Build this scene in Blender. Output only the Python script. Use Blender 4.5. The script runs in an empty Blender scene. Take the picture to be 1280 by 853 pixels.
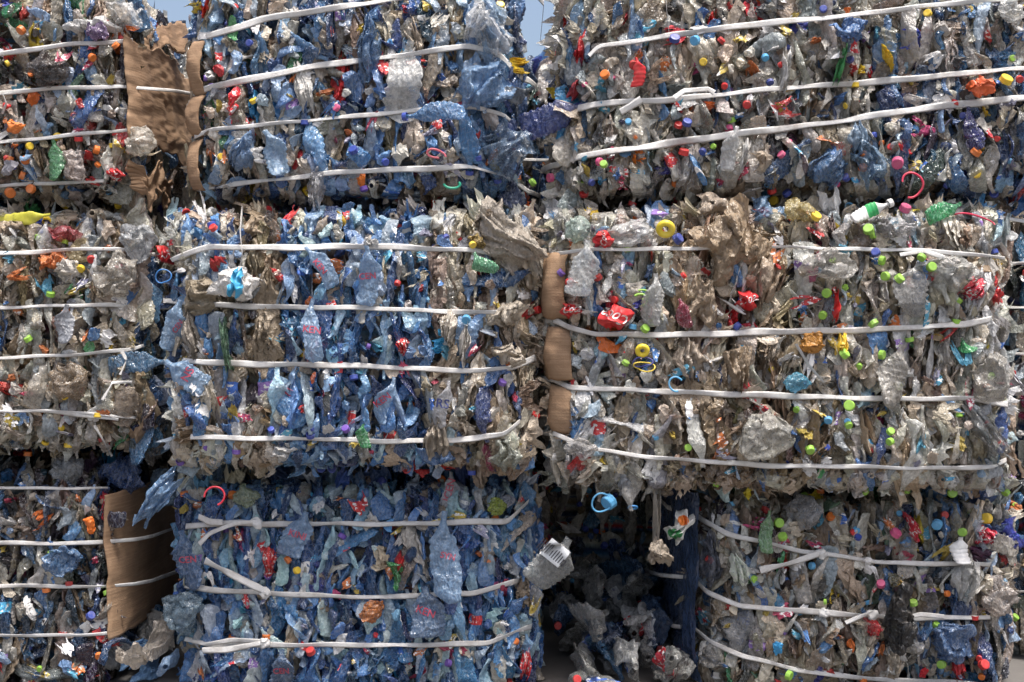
import bpy, math, random
import numpy as np
from mathutils import Vector
from mathutils.bvhtree import BVHTree

# ------------------------------------------------------------------ camera, sky, sun, exposure
D = 3.9            # camera to the plane of the wall's front (m)
F = 1625.0         # focal length in photo pixels (photo is 1280 wide)
CZ = 1.09          # camera height
sc = bpy.context.scene
cam_d = bpy.data.cameras.new("camera")
cam = bpy.data.objects.new("camera", cam_d)
sc.collection.objects.link(cam)
cam.location = (0, -D, CZ)
cam.rotation_euler = (math.radians(90), 0, 0)
cam_d.sensor_width = 36
cam_d.lens = 36 * F / 1280
cam_d.clip_end = 2000
sc.camera = cam

SUN_EL, SUN_AZ = math.radians(72), math.radians(148)    # hazy sun, high; azimuth measured from +Y
world = bpy.data.worlds.new("World")
sc.world = world
world.use_nodes = True
wn = world.node_tree
sky = wn.nodes.new("ShaderNodeTexSky")
sky.sky_type = 'NISHITA'
sky.sun_disc = False
sky.sun_elevation = SUN_EL
sky.sun_rotation = SUN_AZ
sky.dust_density = 6.0
sky.ozone_density = 0.6
wn.links.new(sky.outputs[0], wn.nodes["Background"].inputs[0])
wn.nodes["Background"].inputs[1].default_value = 0.072
sun_d = bpy.data.lights.new("sun", 'SUN')
sun_d.energy = 1.5
sun_d.angle = math.radians(12)
sun_d.color = (1, 0.97, 0.93)
sun = bpy.data.objects.new("sun", sun_d)
sc.collection.objects.link(sun)
sd = Vector((math.sin(SUN_AZ) * math.cos(SUN_EL), math.cos(SUN_AZ) * math.cos(SUN_EL), math.sin(SUN_EL)))
sun.rotation_euler = sd.to_track_quat('Z', 'Y').to_euler()
sun.location = (-3, 5, 8)

sc.view_settings.view_transform = 'Standard'
sc.view_settings.look = 'None'
sc.view_settings.gamma = 1
sc.view_settings.exposure = 1.68
sc.cycles.max_bounces = 6
sc.cycles.diffuse_bounces = 3
sc.cycles.glossy_bounces = 3
sc.cycles.transmission_bounces = 3
sc.cycles.transparent_max_bounces = 8

# ------------------------------------------------------------------ materials
def nt(name):
    m = bpy.data.materials.new(name)
    m.use_nodes = True
    t = m.node_tree
    t.nodes.clear()
    return m, t

def N(t, typ, **kw):
    n = t.nodes.new(typ)
    for k, v in kw.items():
        if k.startswith('i_'):
            n.inputs[k[2:].replace('_', ' ')].default_value = v
        else:
            setattr(n, k, v)
    return n

def mathn(t, op, a, b=None, c=None, clamp=False):
    n = t.nodes.new("ShaderNodeMath"); n.operation = op; n.use_clamp = clamp
    for i, v in enumerate((a, b, c)):
        if v is None: continue
        if isinstance(v, (int, float)): n.inputs[i].default_value = v
        else: t.links.new(v, n.inputs[i])
    return n.outputs[0]

def mixc(t, fac, a, b, blend='MIX'):
    n = t.nodes.new("ShaderNodeMix"); n.data_type = 'RGBA'; n.blend_type = blend
    for s, v in ((0, fac), (6, a), (7, b)):
        if isinstance(v, (int, float)): n.inputs[s].default_value = v
        elif isinstance(v, tuple): n.inputs[s].default_value = (*v, 1)
        else: t.links.new(v, n.inputs[s])
    return n.outputs[2]

def plastic(name, alpha=(0.6, 0.9), rough=(0.12, 0.45), dirt=0.5, bump=0.5, scale=1.0, transl=0.15, spec=0.6, printed=False, coat=0.0, crease=0.0, colvar=0.9, dirtcol=(0.27, 0.225, 0.175)):
    m, t = nt(name)
    L = t.links.new
    tc = N(t, "ShaderNodeTexCoord")
    geo = N(t, "ShaderNodeNewGeometry")
    pos = geo.outputs['Position']
    att = N(t, "ShaderNodeAttribute", attribute_name="tint")
    # dirt film, several sizes
    n1 = N(t, "ShaderNodeTexNoise", i_Scale=14.0 * scale, i_Detail=6.0, i_Roughness=0.65); L(pos, n1.inputs['Vector'])
    n2 = N(t, "ShaderNodeTexNoise", i_Scale=70.0 * scale, i_Detail=4.0, i_Roughness=0.7); L(pos, n2.inputs['Vector'])
    d1 = mathn(t, 'MULTIPLY_ADD', n1.outputs[0], 3.2, -1.35, clamp=True)
    d2 = mathn(t, 'MULTIPLY_ADD', n2.outputs[0], 3.0, -1.2, clamp=True)
    dd = mathn(t, 'MULTIPLY', mathn(t, 'MULTIPLY', d1, d2), dirt, clamp=True)
    sx_ = N(t, 'ShaderNodeSeparateXYZ'); L(geo.outputs['Normal'], sx_.inputs[0])
    up_ = mathn(t, 'MULTIPLY', mathn(t, 'MULTIPLY_ADD', sx_.outputs[2], 1.6, -0.75, clamp=True), d1)
    dd = mathn(t, 'ADD', dd, mathn(t, 'MULTIPLY', up_, 0.2), clamp=True)     # dust settles on upward faces
    v = mathn(t, 'MULTIPLY_ADD', n2.outputs[0], colvar, 1 - colvar / 2)
    base = mixc(t, 1.0, att.outputs[0], v, 'MULTIPLY')
    # grey value from a float works as a colour
    if printed:
        mp = N(t, "ShaderNodeMapping"); mp.inputs['Scale'].default_value = (60, 60, 95); L(pos, mp.inputs[0])
        vo = N(t, "ShaderNodeTexNoise", i_Scale=1.0, i_Detail=2.0, i_Roughness=0.6); L(mp.outputs[0], vo.inputs['Vector'])
        pr = mathn(t, 'GREATER_THAN', vo.outputs[0], 0.58)
        pr2 = mathn(t, 'LESS_THAN', vo.outputs[0], 0.36)
        base = mixc(t, pr, base, (0.75, 0.74, 0.72))
        base = mixc(t, mathn(t, 'MULTIPLY', pr2, 0.6), base, (0.05, 0.05, 0.16))
    base = mixc(t, dd, base, dirtcol)
    # creases
    mw = N(t, "ShaderNodeMapping"); mw.inputs['Scale'].default_value = (1, 1, 0.42); L(pos, mw.inputs[0])
    wv = N(t, "ShaderNodeTexNoise", i_Scale=22.0, i_Detail=2.0); L(pos, wv.inputs['Vector'])
    add = N(t, "ShaderNodeVectorMath", operation='MULTIPLY_ADD'); L(wv.outputs[1], add.inputs[0]); add.inputs[1].default_value = (0.035,) * 3; L(mw.outputs[0], add.inputs[2])
    vor = N(t, "ShaderNodeTexVoronoi", feature='F1', i_Scale=75.0 * scale); L(add.outputs[0], vor.inputs['Vector'])
    vor2 = N(t, "ShaderNodeTexVoronoi", feature='F1', i_Scale=210.0 * scale); L(add.outputs[0], vor2.inputs['Vector'])
    h = mathn(t, 'MULTIPLY_ADD', vor2.outputs['Distance'], 0.35, vor.outputs['Distance'])
    bp = N(t, "ShaderNodeBump", i_Strength=bump, i_Distance=0.010); L(h, bp.inputs['Height'])
    if crease > 0:
        ve = N(t, "ShaderNodeTexVoronoi", feature='DISTANCE_TO_EDGE', i_Scale=85.0 * scale); L(add.outputs[0], ve.inputs['Vector'])
        ce = mathn(t, 'MULTIPLY_ADD', ve.outputs['Distance'], -9.0, 1.0, clamp=True)
        base = mixc(t, mathn(t, 'MULTIPLY', ce, crease), base, (0.72, 0.76, 0.80))
    pb = N(t, "ShaderNodeBsdfPrincipled")
    L(base, pb.inputs['Base Color'])
    rr = mathn(t, 'MULTIPLY_ADD', n1.outputs[0], (rough[1] - rough[0]) * 1.6, rough[0] - 0.2 * (rough[1] - rough[0]), clamp=True)
    rr = mathn(t, 'MULTIPLY_ADD', dd, 0.4, rr, clamp=True)
    L(rr, pb.inputs['Roughness'])
    pb.inputs['Specular IOR Level'].default_value = spec
    pb.inputs['Coat Weight'].default_value = coat
    pb.inputs['Coat Roughness'].default_value = 0.10
    L(bp.outputs[0], pb.inputs['Coat Normal'])
    L(bp.outputs[0], pb.inputs['Normal'])
    sh = pb.outputs[0]
    if transl > 0:
        tr = N(t, "ShaderNodeBsdfTranslucent"); L(base, tr.inputs[0]); L(bp.outputs[0], tr.inputs['Normal'])
        mx = N(t, "ShaderNodeMixShader"); mx.inputs[0].default_value = transl
        L(sh, mx.inputs[1]); L(tr.outputs[0], mx.inputs[2]); sh = mx.outputs[0]
    if alpha[0] < 1:
        tp = N(t, "ShaderNodeBsdfTransparent")
        tcx = mixc(t, 0.5, (1.0, 1.0, 1.0), att.outputs[0])
        L(tcx, tp.inputs[0])
        lw = N(t, "ShaderNodeLayerWeight", i_Blend=0.35); L(bp.outputs[0], lw.inputs['Normal'])
        a = mathn(t, 'MULTIPLY_ADD', d2, alpha[1] - alpha[0], alpha[0])
        a = mathn(t, 'MULTIPLY_ADD', lw.outputs['Facing'], 0.5 if alpha[0] > 0.4 else 0.4, a)
        a = mathn(t, 'ADD', a, mathn(t, 'MULTIPLY', dd, 0.5), clamp=True)
        mx = N(t, "ShaderNodeMixShader"); L(a, mx.inputs[0])
        L(tp.outputs[0], mx.inputs[1]); L(sh, mx.inputs[2]); sh = mx.outputs[0]
    out = N(t, "ShaderNodeOutputMaterial"); L(sh, out.inputs[0])
    return m

M_PET = plastic("clear_plastic", alpha=(0.40, 0.78), rough=(0.07, 0.27), dirt=0.28, bump=0.75, coat=0.8, spec=0.9, crease=0.30, colvar=0.45, transl=0.22)
M_FILM = plastic("dirty_film", alpha=(0.72, 0.97), rough=(0.18, 0.5), dirt=0.5, bump=0.75, transl=0.28, spec=0.6, colvar=0.6, coat=0.35)
M_SHEER = plastic("sheer_film", alpha=(0.24, 0.55), rough=(0.08, 0.3), dirt=0.2, bump=0.5, transl=0.2, spec=0.9, coat=0.9, crease=0.24, colvar=0.4)
M_HARD = plastic("hard_plastic", alpha=(1, 1), rough=(0.22, 0.5), dirt=0.75, bump=0.06, transl=0.0, spec=0.5)
M_LABEL = plastic("printed_label", alpha=(1, 1), rough=(0.25, 0.5), dirt=0.35, bump=0.4, transl=0.0, spec=0.5, printed=True)
M_CORE = plastic("packed_plastic", alpha=(1, 1), rough=(0.3, 0.7), dirt=0.6, bump=1.0, transl=0.0, spec=0.3)
M_INK = plastic("ink", alpha=(1, 1), rough=(0.3, 0.5), dirt=0.25, bump=0.1, transl=0.0)

def strap_mat():
    m, t = nt("woven_strap"); L = t.links.new
    geo = N(t, "ShaderNodeNewGeometry"); uv = N(t, "ShaderNodeAttribute", attribute_name="across")
    rib = mathn(t, 'SINE', mathn(t, 'MULTIPLY', uv.outputs['Fac'], 75.0))
    n = N(t, "ShaderNodeTexNoise", i_Scale=16.0, i_Detail=7.0, i_Roughness=0.7); L(geo.outputs['Position'], n.inputs['Vector'])
    n2 = N(t, "ShaderNodeTexNoise", i_Scale=160.0, i_Detail=3.0); L(geo.outputs['Position'], n2.inputs['Vector'])
    d = mathn(t, 'MULTIPLY_ADD', n.outputs[0], 3.6, -1.6, clamp=True)
    base = mixc(t, mathn(t, 'MULTIPLY', d, 0.75), (0.86, 0.85, 0.83), (0.42, 0.37, 0.32))
    base = mixc(t, mathn(t, 'MULTIPLY_ADD', rib, 0.07, 0.09, clamp=True), base, (0.42, 0.40, 0.38))
    pb = N(t, "ShaderNodeBsdfPrincipled"); L(base, pb.inputs['Base Color']); pb.inputs['Roughness'].default_value = 0.45
    bp = N(t, "ShaderNodeBump", i_Strength=0.5, i_Distance=0.002)
    L(mathn(t, 'ADD', rib, n2.outputs[0]), bp.inputs['Height']); L(bp.outputs[0], pb.inputs['Normal'])
    out = N(t, "ShaderNodeOutputMaterial"); L(pb.outputs[0], out.inputs[0])
    return m
M_STRAP = strap_mat()

def card_mat():
    m, t = nt("cardboard"); L = t.links.new
    geo = N(t, "ShaderNodeNewGeometry")
    n = N(t, "ShaderNodeTexNoise", i_Scale=5.0, i_Detail=8.0, i_Roughness=0.65); L(geo.outputs['Position'], n.inputs['Vector'])
    n2 = N(t, "ShaderNodeTexNoise", i_Scale=220.0, i_Detail=2.0); L(geo.outputs['Position'], n2.inputs['Vector'])
    mp = N(t, "ShaderNodeMapping"); mp.inputs['Scale'].default_value = (8, 8, 170); L(geo.outputs['Position'], mp.inputs[0])
    n3 = N(t, "ShaderNodeTexNoise", i_Scale=1.0, i_Detail=3.0); L(mp.outputs[0], n3.inputs['Vector'])
    base = mixc(t, mathn(t, 'MULTIPLY_ADD', n.outputs[0], 2.6, -0.8, clamp=True), (0.34, 0.215, 0.125), (0.19, 0.115, 0.068))
    base = mixc(t, mathn(t, 'MULTIPLY_ADD', n3.outputs[0], 1.4, -0.6, clamp=True), base, (0.42, 0.285, 0.18))
    pb = N(t, "ShaderNodeBsdfPrincipled"); L(base, pb.inputs['Base Color']); pb.inputs['Roughness'].default_value = 0.85
    bp = N(t, "ShaderNodeBump", i_Strength=0.4, i_Distance=0.004); L(mathn(t, 'ADD', n3.outputs[0], n2.outputs[0]), bp.inputs['Height'])
    L(bp.outputs[0], pb.inputs['Normal'])
    out = N(t, "ShaderNodeOutputMaterial"); L(pb.outputs[0], out.inputs[0])
    return m
M_CARD = card_mat()

def ground_mat():
    m, t = nt("concrete_ground"); L = t.links.new
    geo = N(t, "ShaderNodeNewGeometry")
    n = N(t, "ShaderNodeTexNoise", i_Scale=2.0, i_Detail=10.0, i_Roughness=0.65); L(geo.outputs['Position'], n.inputs['Vector'])
    base = mixc(t, mathn(t, 'MULTIPLY_ADD', n.outputs[0], 2.4, -0.7, clamp=True), (0.09, 0.085, 0.08), (0.16, 0.15, 0.14))
    pb = N(t, "ShaderNodeBsdfPrincipled"); L(base, pb.inputs['Base Color']); pb.inputs['Roughness'].default_value = 0.9
    bp = N(t, "ShaderNodeBump", i_Strength=0.5, i_Distance=0.02); L(n.outputs[0], bp.inputs['Height']); L(bp.outputs[0], pb.inputs['Normal'])
    out = N(t, "ShaderNodeOutputMaterial"); L(pb.outputs[0], out.inputs[0])
    return m

# ------------------------------------------------------------------ helpers
R = np.random.default_rng(11)
col = sc.collection

def W(px, py, y):
    """point of the wall that stands y metres behind the wall's front plane"""
    k = (D + y) / F
    return np.stack([(np.asarray(px, float) - 640) * k, np.broadcast_to(y, np.shape(k * np.asarray(px, float))).astype(float), CZ - (np.asarray(py, float) - 426) * k], -1)

def PX(V):
    k = F / (D + V[:, 1])
    return 640 + V[:, 0] * k, 426 - (V[:, 2] - CZ) * k

def grid_faces(n, m, wrap):
    i = np.arange(n - 1)[:, None]; j = np.arange(m if wrap else m - 1)[None, :]
    a = i * m + j; b = i * m + (j + 1) % m
    return np.stack([a, b, b + m, a + m], -1).reshape(-1, 4)

def tri(x):
    x = x - np.floor(x)
    return 4 * np.abs(x - 0.5) - 1

def unit(r, n=3):
    v = r.normal(size=n); return v / np.linalg.norm(v)

def crumple(V, r, amp, freq, n=5, aniso=1.0):
    out = np.zeros_like(V)
    Q = V * np.array([1, 1, aniso])
    for _ in range(n):
        d, d2, f = unit(r), unit(r), freq * r.uniform(0.6, 1.7)
        wv = 0.22 * np.sin(Q @ d2 * f * 4 + r.uniform(0, 6)) + 0.12 * np.sin(Q @ unit(r) * f * 9 + r.uniform(0, 6))
        out += tri(Q @ d * f + wv + r.uniform())[:, None] * unit(r) * (amp * freq / f / math.sqrt(n))
    return out

def new_mesh(name, V, Fc, mats, tint=None, smooth=False, midx=None, loc=None, parent=None, across=None, sm_arr=None):
    me = bpy.data.meshes.new(name)
    V = np.asarray(V, np.float32)
    if loc is None: loc = V.mean(0)
    V = V - np.asarray(loc, np.float32)
    nf = len(Fc)
    me.vertices.add(len(V)); me.vertices.foreach_set("co", V.ravel())
    me.loops.add(nf * 4); me.loops.foreach_set("vertex_index", np.asarray(Fc, np.int32).ravel())
    me.polygons.add(nf); me.polygons.foreach_set("loop_start", np.arange(nf, dtype=np.int32) * 4)
    me.polygons.foreach_set("loop_total", np.full(nf, 4, np.int32))
    if sm_arr is not None: me.polygons.foreach_set("use_smooth", np.asarray(sm_arr, bool))
    else: me.polygons.foreach_set("use_smooth", np.full(nf, smooth, bool))
    for m in (mats if isinstance(mats, (list, tuple)) else [mats]): me.materials.append(m)
    if midx is not None: me.polygons.foreach_set("material_index", np.asarray(midx, np.int32))
    if tint is not None:
        c = np.ones((len(V), 4), np.float32); c[:, :3] = tint
        a = me.attributes.new("tint", 'FLOAT_COLOR', 'POINT'); a.data.foreach_set("color", c.ravel())
    if across is not None:
        a = me.attributes.new("across", 'FLOAT', 'POINT'); a.data.foreach_set("value", np.asarray(across, np.float32))
    me.update(calc_edges=True)
    o = bpy.data.objects.new(name, me)
    col.objects.link(o)
    o.location = [float(q) for q in loc]
    if parent is not None:
        o.parent = parent
        pl = np.array(parent["_w"])
        o.location = [float(q) for q in (np.asarray(loc) - pl)]
    o["_w"] = [float(q) for q in loc]
    return o

def rotm(r_xyz):
    cx, cy, cz = np.cos(r_xyz); sx, sy, sz = np.sin(r_xyz)
    X = np.array([[1, 0, 0], [0, cx, -sx], [0, sx, cx]]); Y = np.array([[cy, 0, sy], [0, 1, 0], [-sy, 0, cy]]); Z = np.array([[cz, -sz, 0], [sz, cz, 0], [0, 0, 1]])
    return Y @ X @ Z     # yaw about own long axis first, then lean, then roll in the plane of the wall

# ------------------------------------------------------------------ pieces of rubbish (each a grid: V, faces)
def bottle(r, L, rad, flat, n=30, m=18, cr=1.0):
    t = np.linspace(0, 1, n)[:, None]; th = (np.arange(m) / m * 2 * math.pi)[None, :]
    prof = np.where(t < 0.06, 0.75 + 0.25 * (t / 0.06), 1.0)
    prof = np.where(t > 0.66, 1.0 - 0.70 * np.clip((t - 0.66) / 0.22, 0, 1) ** 1.1, prof)
    prof = prof + np.where((t > 0.1) & (t < 0.66), 0.06 * np.sin(t * 2 * math.pi * r.integers(7, 12)), 0)
    prof = prof + 0 * th
    base = np.where(t == 0, 0.02, 1.0); prof = prof * base
    x = rad * prof * np.cos(th); y = rad * prof * np.sin(th); z = (t - 0.5) * L + 0 * th
    nb = np.clip((0.86 - t) / 0.2, 0, 1)
    fl = 1 - (1 - flat) * nb
    pinch = 1 - 0.45 * np.exp(-((t - r.uniform(0.2, 0.6)) / 0.1) ** 2) * r.uniform(0, 1)
    x = x * fl * pinch; y = y * (1 + (1 - flat) * 0.45 * nb)
    V = np.stack([x, y, z], -1).reshape(-1, 3)
    k = np.repeat((0.15 + 0.85 * nb).ravel(), m)[:, None]
    V = V + (crumple(V, r, 0.011 * cr, 14, 5, 0.4) + crumple(V, r, 0.0050 * cr, 34, 5, 0.6)) * k
    V[:, 0] += r.uniform(-1, 1) * 0.02 * np.sin(V[:, 2] / L * 3.4 + r.uniform(0, 3))
    V[:, 1] += r.uniform(-1, 1) * 0.015 * np.sin(V[:, 2] / L * 4 + r.uniform(0, 3))
    tw = r.normal() * 1.6 / L * V[:, 2]
    c, s = np.cos(tw), np.sin(tw)
    V = np.stack([V[:, 0] * c - V[:, 1] * s, V[:, 0] * s + V[:, 1] * c, V[:, 2]], -1)
    return V, n, m

def sheet(r, w, h, n=22, m=14, folds=3.0, cr=1.0):
    """a ruffled, folded piece of film, folds running along its length"""
    v = np.linspace(-0.5, 0.5, n)[:, None]; u = np.linspace(-0.5, 0.5, m)[None, :]
    ww = w * (1 + 0.25 * np.sin(v * r.uniform(3, 9) + r.uniform(0, 6)) - 0.5 * r.uniform() * np.abs(v) * 2)
    x = u * ww
    z = v * h * (1 + 0.22 * np.sin(u * r.uniform(4, 12) + r.uniform(0, 6))) + 0 * u
    ph = r.uniform() + 0.5 * np.sin(v * r.uniform(2, 6) + r.uniform(0, 6))
    u0 = u; u = u + 0.10 * np.sin(u0 * r.uniform(4, 9) + r.uniform(0, 6)) + 0.05 * np.sin(u0 * 15 + v * r.uniform(-4, 4) + r.uniform(0, 6))
    y = r.uniform(0.010, 0.019) * tri(u * folds + ph) + 0.010 * tri(u * folds * 2.3 + ph * 1.7 + r.uniform()) + 0 * v
    y = y + 0.06 * (np.abs(v) * 2) ** 3 * r.uniform(0.2, 1) + 0.03 * (np.abs(u0) * 2) ** 2
    V = np.stack([x + 0 * v, y, z], -1).reshape(-1, 3)
    V = V + crumple(V, r, 0.012 * cr, 12, 4, 0.4) + crumple(V, r, 0.0055 * cr, 32, 5, 0.6)
    return V, n, m

def wad(r, sx, sy, sz, n=12, m=14, cr=1.0):
    t = np.linspace(0.03, math.pi - 0.03, n)[:, None]; th = (np.arange(m) / m * 2 * math.pi)[None, :]
    g = 1 + 0.16 * np.sin(3 * th + r.uniform(0, 6)) * np.sin(t) + 0.12 * tri(th * 1.1 + t * r.uniform(.2, .9) + r.uniform()) * np.sin(t)
    V = np.stack([sx * g * np.sin(t) * np.cos(th), sy * g * np.sin(t) * np.sin(th), sz * np.cos(t) + 0 * th], -1).reshape(-1, 3)
    k = max(sx, sz)
    V = V + crumple(V, r, 0.50 * k * cr, 0.5 / k, 5) + crumple(V, r, 0.22 * k * cr, 1.3 / k, 5) + crumple(V, r, 0.09 * k * cr, 3.2 / k, 5)
    return V, n, m

def capmesh(r0, h, m=22):
    """screw cap, axis +Z, open below, ribbed skirt"""
    rings = [(0.0001, h * 0.98), (0.72, h), (0.93, h * 0.97), (1.0, h * 0.86), (1.0, h * 0.3), (1.03, h * 0.28), (1.03, 0), (0.93, 0), (0.90, h * 0.8), (0.0001, h * 0.8)]
    th = np.arange(m) / m * 2 * math.pi
    V = []
    for q, z in rings:
        rib = 1 + (0.03 * (np.arange(m) % 2)) * (1 if 0.95 < q else 0)
        V.append(np.stack([r0 * q * rib * np.cos(th), r0 * q * rib * np.sin(th), np.full(m, z)], -1))
    return np.concatenate(V), len(rings), m

# ------------------------------------------------------------------ colours (real base colours)
BLUE = [(0.23, 0.43, 0.72), (0.12, 0.29, 0.57), (0.35, 0.53, 0.78), (0.05, 0.15, 0.38), (0.47, 0.60, 0.78), (0.09, 0.23, 0.47), (0.03, 0.09, 0.25), (0.42, 0.50, 0.58)]
DBLUE = [(0.025, 0.08, 0.20), (0.04, 0.14, 0.32), (0.015, 0.05, 0.13), (0.06, 0.20, 0.38)]
CLEAR = [(0.50, 0.49, 0.46), (0.42, 0.42, 0.40), (0.70, 0.69, 0.66), (0.33, 0.33, 0.31), (0.44, 0.40, 0.34), (0.36, 0.41, 0.46), (0.74, 0.73, 0.71), (0.34, 0.30, 0.25)]
BEIGE = [(0.50, 0.44, 0.36), (0.58, 0.52, 0.45), (0.42, 0.35, 0.28), (0.30, 0.24, 0.18), (0.54, 0.48, 0.40), (0.66, 0.62, 0.56)]
BROWN = [(0.28, 0.21, 0.15), (0.30, 0.23, 0.16), (0.16, 0.12, 0.09), (0.38, 0.30, 0.22)]
DARK = [(0.04, 0.04, 0.05), (0.07, 0.07, 0.07), (0.03, 0.03, 0.04)]
GREEN = [(0.05, 0.28, 0.10), (0.10, 0.40, 0.16), (0.25, 0.42, 0.28)]
WHITE = [(0.72, 0.71, 0.69), (0.65, 0.64, 0.60), (0.78, 0.77, 0.76)]
BRIGHT = [(0.62, 0.03, 0.03), (0.75, 0.18, 0.03), (0.70, 0.50, 0.04), (0.70, 0.05, 0.06), (0.05, 0.35, 0.65), (0.60, 0.10, 0.25), (0.04, 0.06, 0.35)]
CAPC = {'blue': (0.04, 0.07, 0.32), 'red': (0.50, 0.03, 0.03), 'lime': (0.28, 0.52, 0.07), 'yellow': (0.75, 0.52, 0.04), 'orange': (0.65, 0.17, 0.03),
        'white': (0.75, 0.74, 0.72), 'pink': (0.60, 0.09, 0.22), 'sky': (0.10, 0.36, 0.62), 'violet': (0.14, 0.07, 0.34), 'green': (0.05, 0.35, 0.10)}
PAL = dict(B=BLUE, D=DBLUE, C=CLEAR, E=BEIGE, N=BROWN, K=DARK, G=GREEN, W=WHITE, R=BRIGHT)

def zone(b, px, py):
    """weights of kinds of rubbish at this place of the wall (letters of PAL)"""
    if b == 'TL': return dict(C=5, E=2, N=1, B=1.3, K=1.3, R=1.0, W=.6, G=.2)
    if b == 'TM':
        if px > 590: return dict(B=6, C=1.5, D=3, R=.3, E=.4)
        return dict(B=4.6, C=2.0, E=2.6, R=.5, W=.4, D=.8, G=.15)
    if b == 'TR':
        if px > 1090: return dict(C=4, D=2.5, B=2, E=1, R=.7, K=.6, W=.3)
        return dict(C=7, E=1.6, B=.6, R=.6, W=.4, D=.4, K=.4)
    if b == 'ML':
        if px > 165 and py > 330: return dict(C=2.5, D=2.2, B=.7, K=1, N=.5)
        return dict(C=5.5, E=2.5, N=1.2, B=.5, W=.5, R=.4, G=.1)
    if b == 'MM':
        if px < 300: return dict(B=3.6, E=2.6, C=2, W=.8, N=.5)
        if px < 352: return dict(N=3, E=4, K=.4, C=.6) if py < 390 or px < 330 else dict(E=3, B=3, N=1)
        if px < 535: return dict(B=8, C=1, E=.7, D=1.2, R=.2, W=.15)
        return dict(E=6, C=2, B=1.2, W=1.2, N=.7, R=.25)
    if b == 'MR':
        if px < 830: return dict(C=6, W=1.8, E=1.3, B=.9, R=.7)
        if px < 1000: return dict(E=5, N=2.4, C=1.5, B=.3, R=.3, W=.4)
        return dict(C=6.5, E=2, W=1.1, B=1, R=.5, N=.4, G=.25)
    if b == 'BL': return dict(C=3, D=2, B=1.6, K=2, N=1.4, R=.4, E=.6)
    if b == 'BM': return dict(B=8, C=1.6, D=3, R=.3, W=.25, E=.5)
    if b == 'BR':
        if px > 1130: return dict(C=4, D=1.5, B=1.5, E=1.3, K=.8, R=.6)
        return dict(C=5.5, E=1.8, N=1.2, B=1.1, K=.6, G=.3, R=.4, W=.3)
    return dict(C=3, D=3, B=1.4, K=2, N=1, R=.5)

CAPZ = {'TL': 'orange orange red yellow blue', 'TM': 'blue red blue orange violet yellow', 'TR': 'red blue blue lime orange yellow sky red pink',
        'ML': 'red blue yellow white lime', 'MM': 'blue violet blue red', 'MR': 'lime lime lime lime red blue sky', 'BL': 'orange red blue lime',
        'BM': 'blue violet red orange', 'BR': 'lime lime red blue sky orange', 'RM': 'red blue', 'RB': 'red lime', 'BK': 'red red blue sky orange'}

def pick_col(r, b, px, py):
    z = zone(b, px, py); ks = list(z); w = np.array([z[k] for k in ks]); k = ks[r.choice(len(ks), p=w / w.sum())]
    c = np.array(PAL[k][r.integers(len(PAL[k]))]) * r.uniform(0.75, 1.2)
    c = c * dict(MR=1.22, ML=1.15, MM=1.18, TM=1.08, BM=1.35, BR=1.12, TR=1.08, BL=0.85).get(b, 1.0) + r.normal(size=3) * 0.012
    if k in 'CENW': c = c * np.array([1.04, 1.0, 0.93])
    return k, np.clip(c, 0.012, 0.84)

# ------------------------------------------------------------------ bales
class Bale: pass
def curve(pts, x):
    p = np.array(pts, float); return np.interp(x, p[:, 0], p[:, 1])

BALES = {
 # name: L, R, T, B (photo pixels at the bale's own front), y0 front depth, depth, straps
 'TL': (-270, 165, -22, 248, 0.10, 0.8),
 'TM': (240, 650, -34, 246, 0.07, 0.85),
 'TR': (704, 1325, -34, 246, 0.05, 0.85),
 'ML': (-270, 178, 266, 562, 0.09, 0.85),
 'MM': (212, 664, 264, 584, 0.0, 0.9),
 'MR': (690, 1262, 260, 612, -0.01, 0.9),
 'BL': (-280, 138, 584, 872, 0.17, 0.85),
 'BM': (220, 672, 602, 872, 0.18, 0.85),
 'BR': (866, 1268, 622, 868, 0.16, 0.85),
 'RM': (1236, 1640, 262, 590, 0.50, 0.6),
 'RT': (1290, 1690, -10, 262, 0.50, 0.6),
 'RB': (1240, 1640, 590, 815, 0.50, 0.6),
 'BK': (600, 930, 580, 770, 0.98, 0.7),
 'LT': (20, 330, 22, 300, 1.0, 0.6),
 'LM': (20, 330, 304, 540, 1.0, 0.6),
 'LB': (20, 330, 544, 772, 1.02, 0.6),
 'MK': (570, 860, 318, 576, 0.98, 0.7),
 'TK': (560, 850, 72, 314, 1.0, 0.7),
}
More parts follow.
